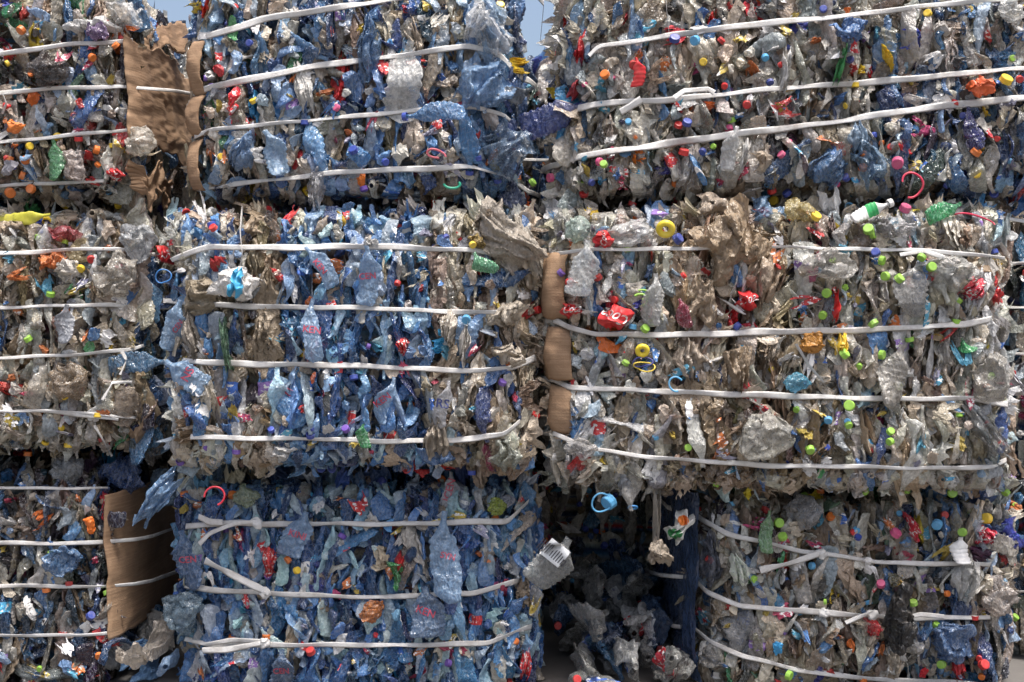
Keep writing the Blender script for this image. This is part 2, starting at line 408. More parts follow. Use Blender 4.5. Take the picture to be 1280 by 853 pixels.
STR = {   # (points, width in px, wraps left, wraps right; a number over 1 is the photo row the strap reaches at the back)
 'TL': [([(-270, 95), (0, 68), (90, 55), (166, 50)], 6.5, 0, 0), ([(-270, 124), (0, 117), (60, 111), (150, 107), (169, 109)], 6.5, 0, 122), ([(-270, 190), (0, 177), (80, 169), (160, 163)], 6, 0, 0), ([(-270, 248), (0, 233), (60, 229), (130, 225)], 5.5, 0, 0)],
 'TM': [([(240, 50), (262, 44), (330, 24), (490, -2), (600, -12), (664, -10)], 9, 1, 1), ([(241, 117), (262, 108), (400, 82), (585, 57), (620, 66), (654, 98)], 9, 1, 1), ([(243, 171), (262, 163), (400, 148), (590, 133), (630, 142), (658, 166)], 6.5, 1, 1), ([(246, 236), (300, 228), (420, 216), (588, 207), (630, 217), (660, 240)], 8, 1, 1)],
 'TR': [([(736, 70), (748, 58), (840, 43), (960, 29), (1215, 2), (1325, -10)], 8.5, 0, 0), ([(700, 142), (745, 130), (835, 124), (960, 112), (1200, 93), (1260, 86), (1325, 84)], 8.5, 1, 0), ([(698, 206), (725, 195), (800, 183), (960, 163), (1130, 139), (1280, 121), (1325, 117)], 10, 1, 0)],
 'ML': [([(-270, 320), (0, 316), (120, 311), (150, 312), (180, 318)], 6.5, 0, 328), ([(-270, 388), (0, 384), (140, 381), (180, 384)], 6, 0, 390), ([(-270, 452), (0, 448), (90, 443), (165, 436), (180, 431)], 5, 0, 0), ([(-270, 520), (0, 513), (60, 515), (148, 524)], 5, 0, 0), ([(-10, 514), (60, 512), (140, 520), (170, 522)], 4, 0, 0)],
 'MM': [([(214, 325), (235, 317), (262, 309), (440, 308), (598, 312), (640, 320)], 9, 0, 0), ([(204, 376), (262, 381), (440, 385), (610, 390), (668, 390)], 7.5, 1, 1), ([(228, 450), (258, 453), (400, 456), (600, 463), (640, 460), (668, 448)], 8.5, 0, 1), ([(238, 545), (300, 547), (480, 551), (590, 549), (630, 543), (664, 515)], 7.5, 0, 1)],
 'MR': [([(704, 316), (740, 312), (830, 310), (1000, 309), (1130, 312), (1200, 317), (1256, 322)], 5.5, 1, 1), ([(692, 400), (708, 409), (745, 418), (900, 417), (1100, 411), (1205, 406), (1240, 398)], 9.5, 1, 1), ([(692, 474), (712, 485), (840, 489), (1000, 496), (1225, 499), (1260, 506)], 8.5, 1, 1), ([(693, 542), (740, 560), (820, 573), (960, 581), (1130, 585), (1240, 583), (1258, 575)], 7, 1, 1)],
 'BL': [([(-270, 612), (0, 609), (135, 610)], 4, 0, 0), ([(-270, 682), (0, 679), (110, 678), (140, 676)], 6, 0, 650), ([(-270, 735), (0, 732), (120, 734), (140, 732)], 6.5, 0, 706), ([(-270, 800), (0, 795), (100, 793), (134, 791)], 5, 0, 0)],
 'BM': [([(232, 657), (300, 652), (330, 656), (480, 654), (635, 652), (666, 622)], 8.5, 0, 1), ([(231, 731), (262, 737), (330, 742), (480, 746), (590, 742), (642, 727)], 8, 0, 1), ([(231, 799), (262, 806), (330, 805), (480, 807), (610, 803), (656, 786)], 8, 0, 1)],
 'BR': [([(866, 640), (878, 650), (908, 666), (1000, 689), (1100, 702), (1238, 706)], 7.5, 1, 0), ([(867, 722), (882, 738), (925, 757), (1010, 765), (1130, 772), (1238, 772)], 8, 712, 0), ([(868, 785), (888, 802), (930, 821), (1000, 838), (1110, 850), (1240, 856)], 8, 740, 0)],
 'RM': [([(1236, 330), (1350, 328), (1640, 330)], 5, 0, 0), ([(1236, 385), (1300, 384), (1640, 390)], 5, 0, 0), ([(1236, 442), (1260, 441), (1640, 450)], 5, 0, 0), ([(1236, 540), (1300, 543), (1640, 550)], 5, 0, 0)],
 'RT': [([(1290, 80), (1690, 90)], 5, 0, 0), ([(1290, 200), (1690, 200)], 5, 0, 0)],
 'RB': [([(1240, 670), (1640, 670)], 5, 0, 0), ([(1240, 740), (1640, 740)], 5, 0, 0)],
 'BK': [], 'LT': [([(20, 180), (330, 180)], 5, 0, 0)], 'LM': [([(20, 420), (330, 420)], 5, 0, 0)], 'LB': [([(20, 650), (330, 650)], 5, 0, 0)], 'MK': [([(570, 450), (860, 450)], 5, 0, 0)], 'TK': [([(560, 200), (850, 200)], 5, 0, 0)],
}
# places where something big lies on the face: the packed rubbish stays behind it
RECESS = {'MR': [(692, 712, 300, 545)], 'TM': [(240, 254, 50, 240)], 'BR': [(860, 888, 610, 800)]}
SIDE_CLEAR = {'TL': (1, 30, 172), 'BL': (1, 570, 870), 'BR': (0, 600, 870)}
INFO = {
 'TL': "top grey bale whose right end is covered by torn brown cardboard",
 'TM': "blue and grey bottle bale under slanting straps, middle of the top row",
 'TR': "wide grey bottle bale dotted with mixed coloured caps, right of the top row",
 'ML': "dusty grey plastic bale set back on the left, below the one with cardboard",
 'MM': "bright blue bottle bale, dirty beige film at its right, in the stack's centre",
 'MR': "large bale dotted with lime green caps and brown film, directly over the dark hollow",
 'BL': "dark bale with a large flat brown cardboard sheet on its right end",
 'BM': "bale of deep blue bottles tied with knotted white straps, left of the dark hollow",
 'BR': "grey bottle bale with drooping knotted straps, right of the dark hollow",
 'RM': "dark bale set back at the right edge, beside the lime capped bale",
 'RT': "bale set back behind the right end of the top row",
 'RB': "bale set back at the right edge, below the other set back dark bale",
 'LT': "top bale at the back of the seam by the torn cardboard",
 'LM': "middle bale at the back of the seam left of the central bale",
 'LB': "lowest bale at the back, behind the large flat cardboard sheet",
 'MK': "bale behind the seam between the central bale and the lime capped bale",
 'TK': "bale behind the gap between the two right hand top bales",
 'BK': "dark bale at the back of the hollow between the two bottom bales",
}

def surf(b, px, py):
    L, Rr, T, B, y0, dep = BALES[b]
    px = np.asarray(px, float); py = np.asarray(py, float)
    rx, ry = 60.0, 52.0
    e = np.clip(np.minimum(px - L, Rr - px), 0, rx) / rx
    f = np.clip(np.minimum(py - T, B - py), 0, ry) / ry
    y = y0 + (0.04 if b in ('TL', 'BL') else 0.13) * (1 - np.sqrt(1 - (1 - e) ** 2)) + 0.15 * (1 - np.sqrt(1 - (1 - f) ** 2))
    s = sum(ord(c) for c in b)
    y = y + 0.013 * np.sin(px / 61 + s) * np.sin(py / 47 + s * 2) + 0.007 * np.sin(px / 23 + s * 3 + py / 31)
    return y

def strap_dist(b, px, py):
    d = np.full(np.shape(px), 99.0)
    for pts, w, wl, wr in STR[b]:
        p = np.array(pts)
        dd = np.abs(py - curve(pts, px)) + np.where((px < p[0, 0]) | (px > p[-1, 0]), 60, 0)
        d = np.minimum(d, dd)
    return d

def press(V, b, slack=0.0):
    """push the piece in where a strap runs across it"""
    px, py = PX(V)
    d = strap_dist(b, px, py)
    for a0, a1, b0, b1 in RECESS.get(b, []):
        slack = slack - 0.075 * ((px > a0) & (px < a1) & (py > b0) & (py < b1))
    lim = surf(b, px, py) - 0.004 - 0.034 * np.clip((d - 6) / 24, 0, 1) ** 1.2 - slack
    y = V[:, 1]
    yn = np.where(y < lim, lim + (y - lim) * 0.12, y)
    k = (D + yn) / (D + y)
    V = V.copy(); V[:, 0] *= k; V[:, 2] = CZ + (V[:, 2] - CZ) * k; V[:, 1] = yn
    return V

def place(V, rot, px, py, y):
    return V @ rotm(rot).T + W(px, py, y)

class Stuff:
    def __init__(s): s.V = []; s.F = []; s.C = []; s.M = []; s.S = []; s.n = 0
    def add(s, V, n, m, wrap, c, mi, smooth=False):
        f = grid_faces(n, m, wrap)
        s.V.append(V); s.F.append(f + s.n); s.C.append(np.broadcast_to(c, V.shape)); s.M.append(np.full(len(f), mi)); s.S.append(np.full(len(f), smooth)); s.n += len(V)
    def build(s, name, parent):
        o = new_mesh(name, np.concatenate(s.V), np.concatenate(s.F), [M_PET, M_FILM, M_SHEER, M_HARD, M_LABEL], np.concatenate(s.C), midx=np.concatenate(s.M), sm_arr=np.concatenate(s.S), parent=parent)
        o["kind"] = "stuff"
        return o

def add_cap(V, n, m, parent, r, colr, name="cap"):
    """cap on the neck of bottle V"""
    last = V.reshape(n, m, 3)[-1]; prev = V.reshape(n, m, 3)[-4]
    c = last.mean(0); ax = c - prev.mean(0); ax /= np.linalg.norm(ax) + 1e-9
    q = Vector(ax).to_track_quat('Z', 'Y').to_matrix()
    cv, cn, cm = capmesh(0.0125, 0.014, 18)
    cv = cv @ np.array(q).T + c - ax * 0.004
    return new_mesh(name, cv, grid_faces(cn, cm, True), M_HARD, np.broadcast_to(colr, cv.shape), parent=parent)

def add_label(V, n, m, parent, r, colr, a=0.24, b_=0.5):
    G = V.reshape(n, m, 3); i0, i1 = int(n * a), int(n * b_)
    S = G[i0:i1]; c = S.mean(1, keepdims=True)
    S = c + (S - c) * 1.035
    j0 = r.integers(0, m); k = r.integers(m // 2, m)
    S = np.roll(S, j0, 1)[:, :k].reshape(-1, 3)
    return new_mesh("label", S, grid_faces(i1 - i0, k, False), M_LABEL, np.broadcast_to(colr, S.shape), parent=parent)

def strap_mesh(name, pts, yf, w, parent, r, wob=1.0, step=5.0, ends=(None, None), th=0.0009, twist=None):
    """pts in photo px with depth function yf(px,py); returns one ribbon"""
    p = np.array(pts, float)
    seg = np.hypot(*np.diff(p[:, :2], axis=0).T); s = np.concatenate([[0], np.cumsum(seg)])
    nn = max(4, int(s[-1] / step)); ss = np.linspace(0, s[-1], nn)
    # smooth interpolation (gaussian over linear)
    dense = np.linspace(0, s[-1], nn * 4)
    qx = np.interp(dense, s, p[:, 0]); qy = np.interp(dense, s, p[:, 1])
    kw = max(3, int(18 / (s[-1] / (nn * 4)))) | 1
    pad = kw // 2
    ker = np.hanning(kw + 2)[1:-1]; ker /= ker.sum()
    def smo(a):
        a2 = np.concatenate([2 * a[0] - a[pad:0:-1], a, 2 * a[-1] - a[-2:-pad - 2:-1]])
        return np.convolve(a2, ker, 'valid')
    if s[-1] > 60: qx, qy = smo(qx), smo(qy)
    x = np.interp(ss, dense, qx); y = np.interp(ss, dense, qy)
    y = y + wob * (0.7 * np.sin(ss / 37 + r.uniform(0, 6)) + 0.45 * np.sin(ss / 13 + r.uniform(0, 6)))
    dep = yf(x, y)
    if nn > 9: dep = np.convolve(np.pad(dep, 3, 'edge'), np.ones(7) / 7, 'valid')
    C = W(x, y, dep)
    if ends[0] is not None: C = np.concatenate([ends[0][::-1], C])
    if ends[1] is not None: C = np.concatenate([C, ends[1]])
    T = np.gradient(C, axis=0); T /= np.linalg.norm(T, axis=1)[:, None] + 1e-9
    n = len(C); ar = np.arange(n)
    # width direction: as vertical as possible, perpendicular to the run
    up = np.tile([0, 0.0, 1.0], (n, 1))
    if twist is not None:
        a = twist(np.linspace(0, 1, n)); up = np.stack([0 * a, -np.sin(a), np.cos(a)], -1)
    else:
        a = 0.35 * np.sin(ar / 9 + r.uniform(0, 6)) + 0.22 * np.sin(ar / 3.7 + r.uniform(0, 6)) + 0.25 * tri(ar / 17 + r.uniform()); up = np.stack([0 * a, np.sin(a), np.cos(a)], -1)
    Wd = up - (up * T).sum(1)[:, None] * T; Wd /= np.linalg.norm(Wd, axis=1)[:, None] + 1e-9
    Nn = np.cross(T, Wd)
    hw = w * 0.88 * D / F / 2 * (1 + 0.13 * np.sin(ar / 11 + r.uniform(0, 6)) + 0.09 * np.sin(ar / 4 + r.uniform(0, 6)) - 0.25 * np.clip(tri(ar / 23 + r.uniform()) - .6, 0, 1))[:, None]
    rows = []; ac = []
    prof = [(-1, 0), (-0.5, .35), (0, .4), (0.5, .35), (1, 0), (0.5, -.9), (0, -.6), (-0.5, -.9)]
    cup = r.uniform(-0.3, 0.4)
    for u, q in prof:
        rows.append(C + Wd * hw * u + Nn * (th * q - th * 1.5 * cup * u * u)); ac.append(np.full(n, u))
    V = np.stack(rows, 1).reshape(-1, 3)
    return new_mesh(name, V, grid_faces(n, len(prof), True), M_STRAP, smooth=True, parent=parent, across=np.stack(ac, 1).reshape(-1))

def wrap_end(b, side, px, py, to=1):
    """straps turn the corner of the bale and run back along its side"""
    L, Rr, T, B, y0, dep = BALES[b]
    ys = np.linspace(0.03, 0.72, 14) + surf(b, px, py)
    p0 = W(px, py, surf(b, px, py))
    x = W(px, py, y0)[0] + ((0.050 if to > 1 else 0.020) + 0.026 * np.clip((ys - ys[0]) / 0.1, 0, 1)) * (-1 if side == 0 else 1)
    z = np.full(14, p0[2])
    if to > 1: z = np.linspace(p0[2], W(0, to, ys[-1])[2], 14)
    return np.stack([x, ys, z], -1)

def tag(o, label, cat, group=None, kind=None):
    if label: o["label"] = label
    if cat: o["category"] = cat
    if group: o["group"] = group
    if kind: o["kind"] = kind

ROOT = {}
NB = dict(TL=60, TM=92, TR=98, ML=60, MM=98, MR=98, BL=58, BM=96, BR=84, RM=14, RT=0, RB=12, BK=40, MK=10, TK=30, LT=4, LM=4, LB=4)
NC = dict(TL=16, TM=8, TR=40, ML=8, MM=8, MR=24, BL=5, BM=7, BR=18, RM=8, RT=0, RB=4, BK=24, MK=4, TK=6, LT=0, LM=0, LB=0)

def build_bale(b):
    r = np.random.default_rng(sum(ord(c) * (i + 3) for i, c in enumerate(b)) * 7 + 5)
    L, Rr, T, B, y0, dep = BALES[b]
    yb = y0 + dep
    base = W((L + Rr) / 2, B, y0 + 0.05); base[1] = (y0 + yb) / 2
    root = bpy.data.objects.new("plastic_bale", None); col.objects.link(root)
    root.empty_display_size = 0.2
    root.location = [float(q) for q in base]; root["_w"] = [float(q) for q in base]
    tag(root, INFO[b], "bale", "strapped bales of plastic bottles in the stack")
    ROOT[b] = root
    x0, x1 = W(L, 0, y0)[0], W(Rr, 0, y0)[0]; z1, z0 = W(0, T, y0)[2], W(0, B, y0)[2]
    # ---- solid core: lumpy closed block
    n, m = 46, 120
    per = np.linspace(0, 1, m, endpoint=False)
    cx, cy = (x0 + x1) / 2, (y0 + yb) / 2 + 0.03; hx, hy = (x1 - x0) / 2 - 0.075, (yb - y0) / 2 - 0.062
    th = per * 2 * math.pi
    sx = np.sign(np.cos(th)) * np.abs(np.cos(th)) ** 0.28 * hx; sy = np.sign(np.sin(th)) * np.abs(np.sin(th)) ** 0.28 * hy
    v = np.linspace(-1, 1, n)
    k = (1 - np.abs(v) ** 10) ** 0.5
    k = np.clip(k * 0.35 + 0.65, 0, 1) * (np.abs(v) < 0.999) + 0.001
    zz = (z0 + z1) / 2 + v * ((z1 - z0) / 2 - 0.02)
    V = np.stack([cx + sx[None] * k[:, None], cy + sy[None] * k[:, None], np.broadcast_to(zz[:, None], (n, m))], -1).reshape(-1, 3)
    V = V + crumple(V, r, 0.03, 7, 5, 0.5) + crumple(V, r, 0.014, 20, 6, 0.6)
    ct = np.array([pick_col(r, b, *[float(q[0]) for q in PX(V[i:i + 1])])[1] * 0.7 for i in range(0, len(V), 7)])  # tint darkened: shade of the gaps is put into the core's colour
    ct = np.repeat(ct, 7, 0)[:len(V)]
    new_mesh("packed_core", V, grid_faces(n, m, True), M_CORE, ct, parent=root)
    # ---- straps
    for pts, w, wl, wr in STR[b]:
        e0 = wrap_end(b, 0, *pts[0], wl) if wl else None
        e1 = wrap_end(b, 1, *pts[-1], wr) if wr else None
        strap_mesh("strap", pts, lambda x, y: surf(b, x, y) - 0.011, w, root, r, ends=(e0, e1))
    st = Stuff()
    vis = (max(L, -60), min(Rr, 1340))
    # ---- big bottles, in columns between and under the straps
    nb = NB[b]
    cand = []
    if nb:
        wpx, hpx = vis[1] - vis[0], B - T
        ny = int(wpx / 12.0)
        for j in range(ny):
            cx_ = vis[0] + (j + 0.5) / ny * wpx
            ys = sorted([T + 4.0] + [float(curve(p_[0], cx_)) for p_ in STR[b]] + [B - 4.0])
            ys = [q for q in ys if T <= q <= B]
            cells = []
            for a_, c_ in zip(ys[:-1], ys[1:]):
                if c_ - a_ < 22: continue
                kk = max(1, round((c_ - a_) / 78)); cells += [(a_ + (c_ - a_) * i_ / kk, a_ + (c_ - a_) * (i_ + 1) / kk) for i_ in range(kk)]
            for a_, c_ in cells:
                cand.append((cx_ + r.uniform(-7, 7), (a_ + c_) / 2 + r.normal() * (c_ - a_) * 0.16, c_ - a_))
        r.shuffle(cand)
        n_bot = n_film = 0
        for px, py, gap in cand:
            px = float(np.clip(px, L + 6, Rr - 6)); py = float(np.clip(py, T + 14, B - 14))
            late = n_bot >= nb
            k, c = pick_col(r, b, px, py)
            if k == 'R' and r.uniform() < 0.92: k, c = 'E', np.array(BEIGE[r.integers(6)]) * 1.05
            if k in 'ENWR' and r.uniform() < 0.8:     # a big piece of dirty film
                w_, h_ = r.uniform(0.03, 0.075), gap * 0.0024 * r.uniform(0.7, 1.5)
                V, n_, m_ = sheet(r, w_, h_, 30, 18, r.uniform(2, 5.5), r.uniform(.7, 1.2))
                rot = (r.normal() * 0.15, r.normal() * 0.25, r.normal() * 0.5)
                V = press(place(V, rot, px, py, surf(b, px, py) + r.uniform(-0.004, 0.022)), b)
                n_film += 1
                if n_film > nb: st.add(V, n_, m_, False, c, 1, False); continue
                new_mesh("plastic_film", V, grid_faces(n_, m_, False), M_FILM, np.broadcast_to(c, V.shape), parent=root, smooth=bool(r.uniform() < .35))
                continue
            Ln = float(np.clip(gap * 0.0024 * r.uniform(0.8, 1.35), 0.08, 0.23)); rad = r.uniform(0.014, 0.026)
            V, n_, m_ = bottle(r, Ln, rad, r.uniform(0.12, 0.5), 36, 22, r.uniform(.4, .9))
            roll = r.normal() * 0.15 if r.uniform() < 0.92 else r.uniform(-1.5, 1.5)
            flip = math.pi if r.uniform() < 0.5 else 0
            rot = (r.normal() * 0.18, flip + roll, r.uniform(0.25, 1.5) * (1 if r.uniform() < .5 else -1))
            V0 = place(V, rot, px, py, surf(b, px, py) + r.uniform(0.0, 0.030))
            V = press(V0, b)
            n_bot += 1
            if late: st.add(V, n_, m_, True, c, 0 if r.uniform() < .8 else 2, bool(r.uniform() < .45)); continue
            o = new_mesh("bottle", V, grid_faces(n_, m_, True), M_PET if r.uniform() < (.6 if k == 'C' else .88) else M_SHEER, np.broadcast_to(c, V.shape), parent=root, smooth=bool(r.uniform() < .6))
            if r.uniform() < 0.17:
                cn = CAPZ.get(b, 'red blue').split()
                add_cap(V, n_, m_, o, r, CAPC[cn[r.integers(len(cn))]])
            if r.uniform() < 0.42:
                lc = [(0.55, 0.03, 0.04), (0.7, 0.7, 0.68), (0.05, 0.15, 0.5), (0.10, 0.40, 0.65), (0.6, 0.05, 0.05), (0.72, 0.71, 0.70), (0.25, 0.15, 0.4)]
                a0 = r.uniform(0.15, 0.45)
                add_label(V, n_, m_, o, r, lc[r.integers(len(lc))], a0, a0 + r.uniform(0.1, 0.22))
    # ---- the rest of the packed rubbish: one stuff mesh
    area = (Rr - L) * (B - T)
    full = b not in ('RT', 'RB', 'RM', 'BK', 'MK', 'TK', 'LT', 'LM', 'LB')
    for q in range(int(area / (165 if full else 600))):
        px = r.uniform(L + 4, Rr - 4); py = r.uniform(T + 4, B - 4)
        k, c = pick_col(r, b, px, py)
        y = surf(b, px, py) + r.uniform(-0.008, 0.045)
        kind = r.uniform()
        if k in 'ENWKR' and kind < 0.6:
            V, n_, m_ = sheet(r, r.uniform(0.010, 0.040), r.uniform(0.03, 0.10), 16, 9, r.uniform(1, 3), .9)
            V = press(place(V, (r.normal() * .3, r.normal() * .3, r.normal() * .9), px, py, y), b); st.add(V, n_, m_, False, c, 1, r.uniform() < .3)
        elif kind < 0.62:
            V, n_, m_ = bottle(r, r.uniform(0.05, 0.12), r.uniform(0.008, 0.018), r.uniform(0.12, 0.6), 20, 12, .75)
            V = press(place(V, (r.normal() * .25, r.normal() * .35 + (math.pi if r.uniform() < .5 else 0), r.uniform(-3, 3)), px, py, y), b); st.add(V, n_, m_, True, c, 0, r.uniform() < .4)
        elif kind < 0.82:
            V, n_, m_ = sheet(r, r.uniform(0.010, 0.035), r.uniform(0.03, 0.09), 14, 9, r.uniform(1, 3), .7)
            V = press(place(V, (r.normal() * .3, r.normal() * .6, r.normal() * .9), px, py, y), b); st.add(V, n_, m_, False, c, 2 if r.uniform() < .6 else 0, False)
        else:
            s_ = r.uniform(0.007, 0.018)
            V, n_, m_ = wad(r, s_, s_ * .8, s_ * r.uniform(1, 2.4), 9, 10)
            V = press(place(V, (0, r.normal() * .5, 0), px, py, y - 0.01), b); st.add(V, n_, m_, True, c, int(r.integers(0, 2)), False)
    # small bright scraps: torn labels
    for q in range(int(area / 2100)):
        px = r.uniform(L + 8, Rr - 8); py = r.uniform(T + 8, B - 8)
        c = np.array([(0.5, .04, .04), (.72, .71, .7), (.08, .2, .45), (.72, .71, .7), (.5, .16, .05), (.1, .35, .5), (.5, .38, .08), (.4, .05, .1), (.3, .3, .4)][r.integers(9)])
        V, n_, m_ = sheet(r, r.uniform(0.008, 0.03), r.uniform(0.015, 0.05), 8, 6, 1.2, 0.3)
        V = press(place(V, (r.normal() * .3, r.uniform(-1.5, 1.5), r.normal() * .6), px, py, surf(b, px, py) - 0.02), b, 0.004); st.add(V, n_, m_, False, c, 4 if r.uniform() < .6 else 1, False)
    # ---- the other faces: sides, top, underside
    for side in range(4):
        nn = int((B - T if side < 2 else (Rr - L)) * 0.42)
        if (b in ('TL', 'ML', 'BL') and side == 1) or (b in ('BR', 'TR') and side == 0): nn *= 2
        for q in range(nn):
            yy = y0 + 0.08 + r.uniform() ** 1.4 * (dep - 0.1)
            if side == 0: x, z, rt = x0 + r.uniform(.015, .05), r.uniform(z0 + .02, z1 - .02), (0, r.normal() * .3, r.uniform(1, 2))
            elif side == 1: x, z, rt = x1 - r.uniform(.015, .05), r.uniform(z0 + .02, z1 - .02), (0, r.normal() * .3, r.uniform(1, 2))
            elif side == 2: x, z, rt = r.uniform(x0 + .03, x1 - .03), z1 - r.uniform(.01, .04), (1.4, r.normal() * .6, 0)
            else: x, z, rt = r.uniform(x0 + .03, x1 - .03), z0 + r.uniform(0.02, .045), (1.5, r.normal() * .6, 0)
            sc_ = SIDE_CLEAR.get(b)
            if sc_ and sc_[0] == side:
                zf = 426 + (CZ - z) * F / (D + y0)
                if sc_[1] < zf < sc_[2]: x += 0.075 * (1 if side == 0 else -1)
            px, py = PX(np.array([[x, yy, z]])); k, c = pick_col(r, b, float(px[0]), float(py[0]))
            if r.uniform() < .85: V, n_, m_ = bottle(r, r.uniform(0.10, 0.18), r.uniform(0.018, 0.028), r.uniform(0.15, 0.4), 20, 12, 0.7); mi, wr = 0, True
            else: V, n_, m_ = sheet(r, r.uniform(0.04, 0.08), r.uniform(0.08, 0.14), 14, 9, 2.0, 0.7); mi, wr = 1, False
            V = V @ rotm(rt).T + np.array([x, yy, z])
            if z0 < 0.02: V[:, 2] = np.maximum(V[:, 2], 0.004)
            st.add(V, n_, m_, wr, c, mi, False)
    st.build("packed_scrap", root)
    # ---- loose caps wedged in the face
    cn = CAPZ.get(b, 'red blue').split()
    for q in range(NC[b]):
        for _ in range(12):
            px = r.uniform(vis[0] + 10, vis[1] - 10)
            py = T + 12 + (B - T - 24) * (r.beta(2.0, 1.0) if b in ('TR', 'TL') else r.uniform())
            if b == 'MR' and px < 990 and r.uniform() < .65: continue
            if strap_dist(b, np.array([px]), np.array([py]))[0] > 9: break
        kc = cn[r.integers(len(cn))]
        if b == 'MR' and px < 990: kc = ['red', 'blue', 'sky', 'lime'][r.integers(4)]
        cap_at(b, px, py, kc, r)
    return root

def cap_at(b, px, py, kc, r, rad=None, rot=None, lift=0.004, name="bottle_cap", parent=None):
    rad = rad * 0.86 if rad else r.uniform(0.0085, 0.0130)
    cv, cn, cm = capmesh(rad, rad * r.uniform(0.9, 1.25), 22)
    q = rotm(rot if rot is not None else (math.pi / 2 + r.normal() * 0.55, r.normal() * 0.3, r.normal() * 0.9))
    if rot is None:
        a = r.normal() * 0.8; q = rotm((0, 0, 0)); ax = np.array([r.normal() * 1.0, -1.0, r.normal() * .9 + .2]); ax /= np.linalg.norm(ax)
        q = np.array(Vector(ax).to_track_quat('Z', 'Y').to_matrix())
    cv = cv @ q.T + W(px, py, surf(b, px, py) - lift)
    c = np.array(CAPC[kc]) * r.uniform(.85, 1.1)
    return new_mesh(name, cv, grid_faces(cn, cm, True), M_HARD, np.broadcast_to(c, cv.shape), parent=parent if parent is not None else ROOT[b])

# ------------------------------------------------------------------ ground
g = 300
gv = np.array([[-g, -g, 0], [g, -g, 0], [g, g, 0], [-g, g, 0]], float)
go = new_mesh("ground", gv, np.array([[0, 1, 2, 3]]), ground_mat(), loc=(0, 0, 0)); go["kind"] = "structure"

for b in BALES: build_bale(b)

# HERO_BEGIN

# ------------------------------------------------------------------ pieces one can pick out
HR = np.random.default_rng(77)
def finish(o, name, label, cat, group):
    if cat: tag(o, label, cat, group)
    elif label: o["label"] = label
    return o

def hero(b, kind, px, py, wpx, hpx, c, roll=0.0, yaw=None, lean=0.0, lift=0.04, mat=None, top=False, name=None, label=None, cat=None, group=None,
         cap=None, lab=None, cr=0.8, folds=2.5, smooth=True, seed=None, flat=0.35, pressed=False, y=None, n=40, m=26):
    """one bottle / sheet / wad; roll turns it in the plane of the wall (0 = upright, degrees)"""
    r = np.random.default_rng(seed if seed is not None else int(px * 7 + py * 13))
    k = 0.0024
    if kind == 'bottle':
        V, n_, m_ = bottle(r, hpx * k, wpx * k / 2.4, flat, n, m, cr * min(1, wpx / 28)); wrap = True; mt = mat or M_PET; yw = 1.57 if yaw is None else yaw
    elif kind == 'sheet':
        V, n_, m_ = sheet(r, wpx * k, hpx * k, n, m, folds, cr * min(1, wpx / 30)); wrap = False; mt = mat or M_FILM; yw = 0 if yaw is None else yaw
    else:
        V, n_, m_ = wad(r, wpx * k / 2.3, min(wpx, hpx) * k / 3.2, hpx * k / 2.3, n, m + 8, cr * 1.35 + 0.25); wrap = True; mt = mat or M_FILM; yw = 0
    yy = y if y is not None else float(surf(b, px, py)) - lift
    V = place(V, (lean, math.radians(roll), yw), px, py, yy)
    if pressed: V = press(V, b)
    V[:, 2] = np.maximum(V[:, 2], 0.004)
    o = new_mesh(name or ('bottle' if kind == 'bottle' else 'plastic_film'), V, grid_faces(n_, m_, wrap), mt, np.broadcast_to(c, V.shape), parent=None if top else ROOT[b], smooth=smooth)
    finish(o, name, label, cat if top else None, group)
    if cap: add_cap(V, n_, m_, o, r, CAPC[cap])
    if lab: add_label(V, n_, m_, o, r, lab)
    o_bvh = BVHTree.FromPolygons([tuple(v) for v in V], [tuple(int(q) for q in f) for f in grid_faces(n_, m_, wrap)])
    return o, V, o_bvh

def lettering(o, bvh, txt, px, py, size, c, rot=0.0, shear=0.0, y0=0.0, name="print", sx=1.0):
    """letters laid onto the surface of a piece"""
    cu = bpy.data.curves.new("letters", 'FONT'); cu.body = txt; cu.size = size * 0.0024 * 1.35; cu.shear = shear
    cu.align_x = 'CENTER'; cu.align_y = 'CENTER'; cu.offset = 0.0004; cu.resolution_u = 3
    t = bpy.data.objects.new("letters", cu); col.objects.link(t)
    bpy.context.view_layer.update()
    me = bpy.data.meshes.new_from_object(t.evaluated_get(bpy.context.evaluated_depsgraph_get()))
    bpy.data.objects.remove(t)
    a = math.radians(rot); cc = W(px, py, y0)
    for v in me.vertices:
        x, z = v.co.x * sx, v.co.y
        X = x * math.cos(a) - z * math.sin(a); Z = x * math.sin(a) + z * math.cos(a)
        p = Vector((cc[0] + X, -0.6, cc[2] + Z))
        hit = bvh.ray_cast(p, Vector((0, 1, 0)))
        v.co = Vector((p.x, (hit[0].y if hit[0] is not None else y0) - 0.0025, p.z))
    at = me.attributes.new("tint", 'FLOAT_COLOR', 'POINT')
    for d_ in at.data: d_.color = (*c, 1)
    me.materials.append(M_INK)
    tx = bpy.data.objects.new(name, me); col.objects.link(tx); tx.parent = o
    pl = Vector(o["_w"])
    for v in me.vertices: v.co -= pl
    return tx

# ---- cardboard
def board(b, rowsP, name="cardboard_sheet", label=None, seed=1, amp=0.006, smooth=True):
    """rowsP: 2-D array of points"""
    r = np.random.default_rng(seed)
    P = np.array(rowsP, float); n, m = P.shape[:2]
    V = P.reshape(-1, 3); V = V + crumple(V, r, amp, 6, 4) + crumple(V, r, amp * 0.45, 22, 4)
    o = new_mesh(name, V, grid_faces(n, m, False), M_CARD, parent=ROOT[b], smooth=smooth)
    if label: o["label"] = label
    s_ = o.modifiers.new("thickness", 'SOLIDIFY'); s_.thickness = 0.004; s_.offset = 0
    return o

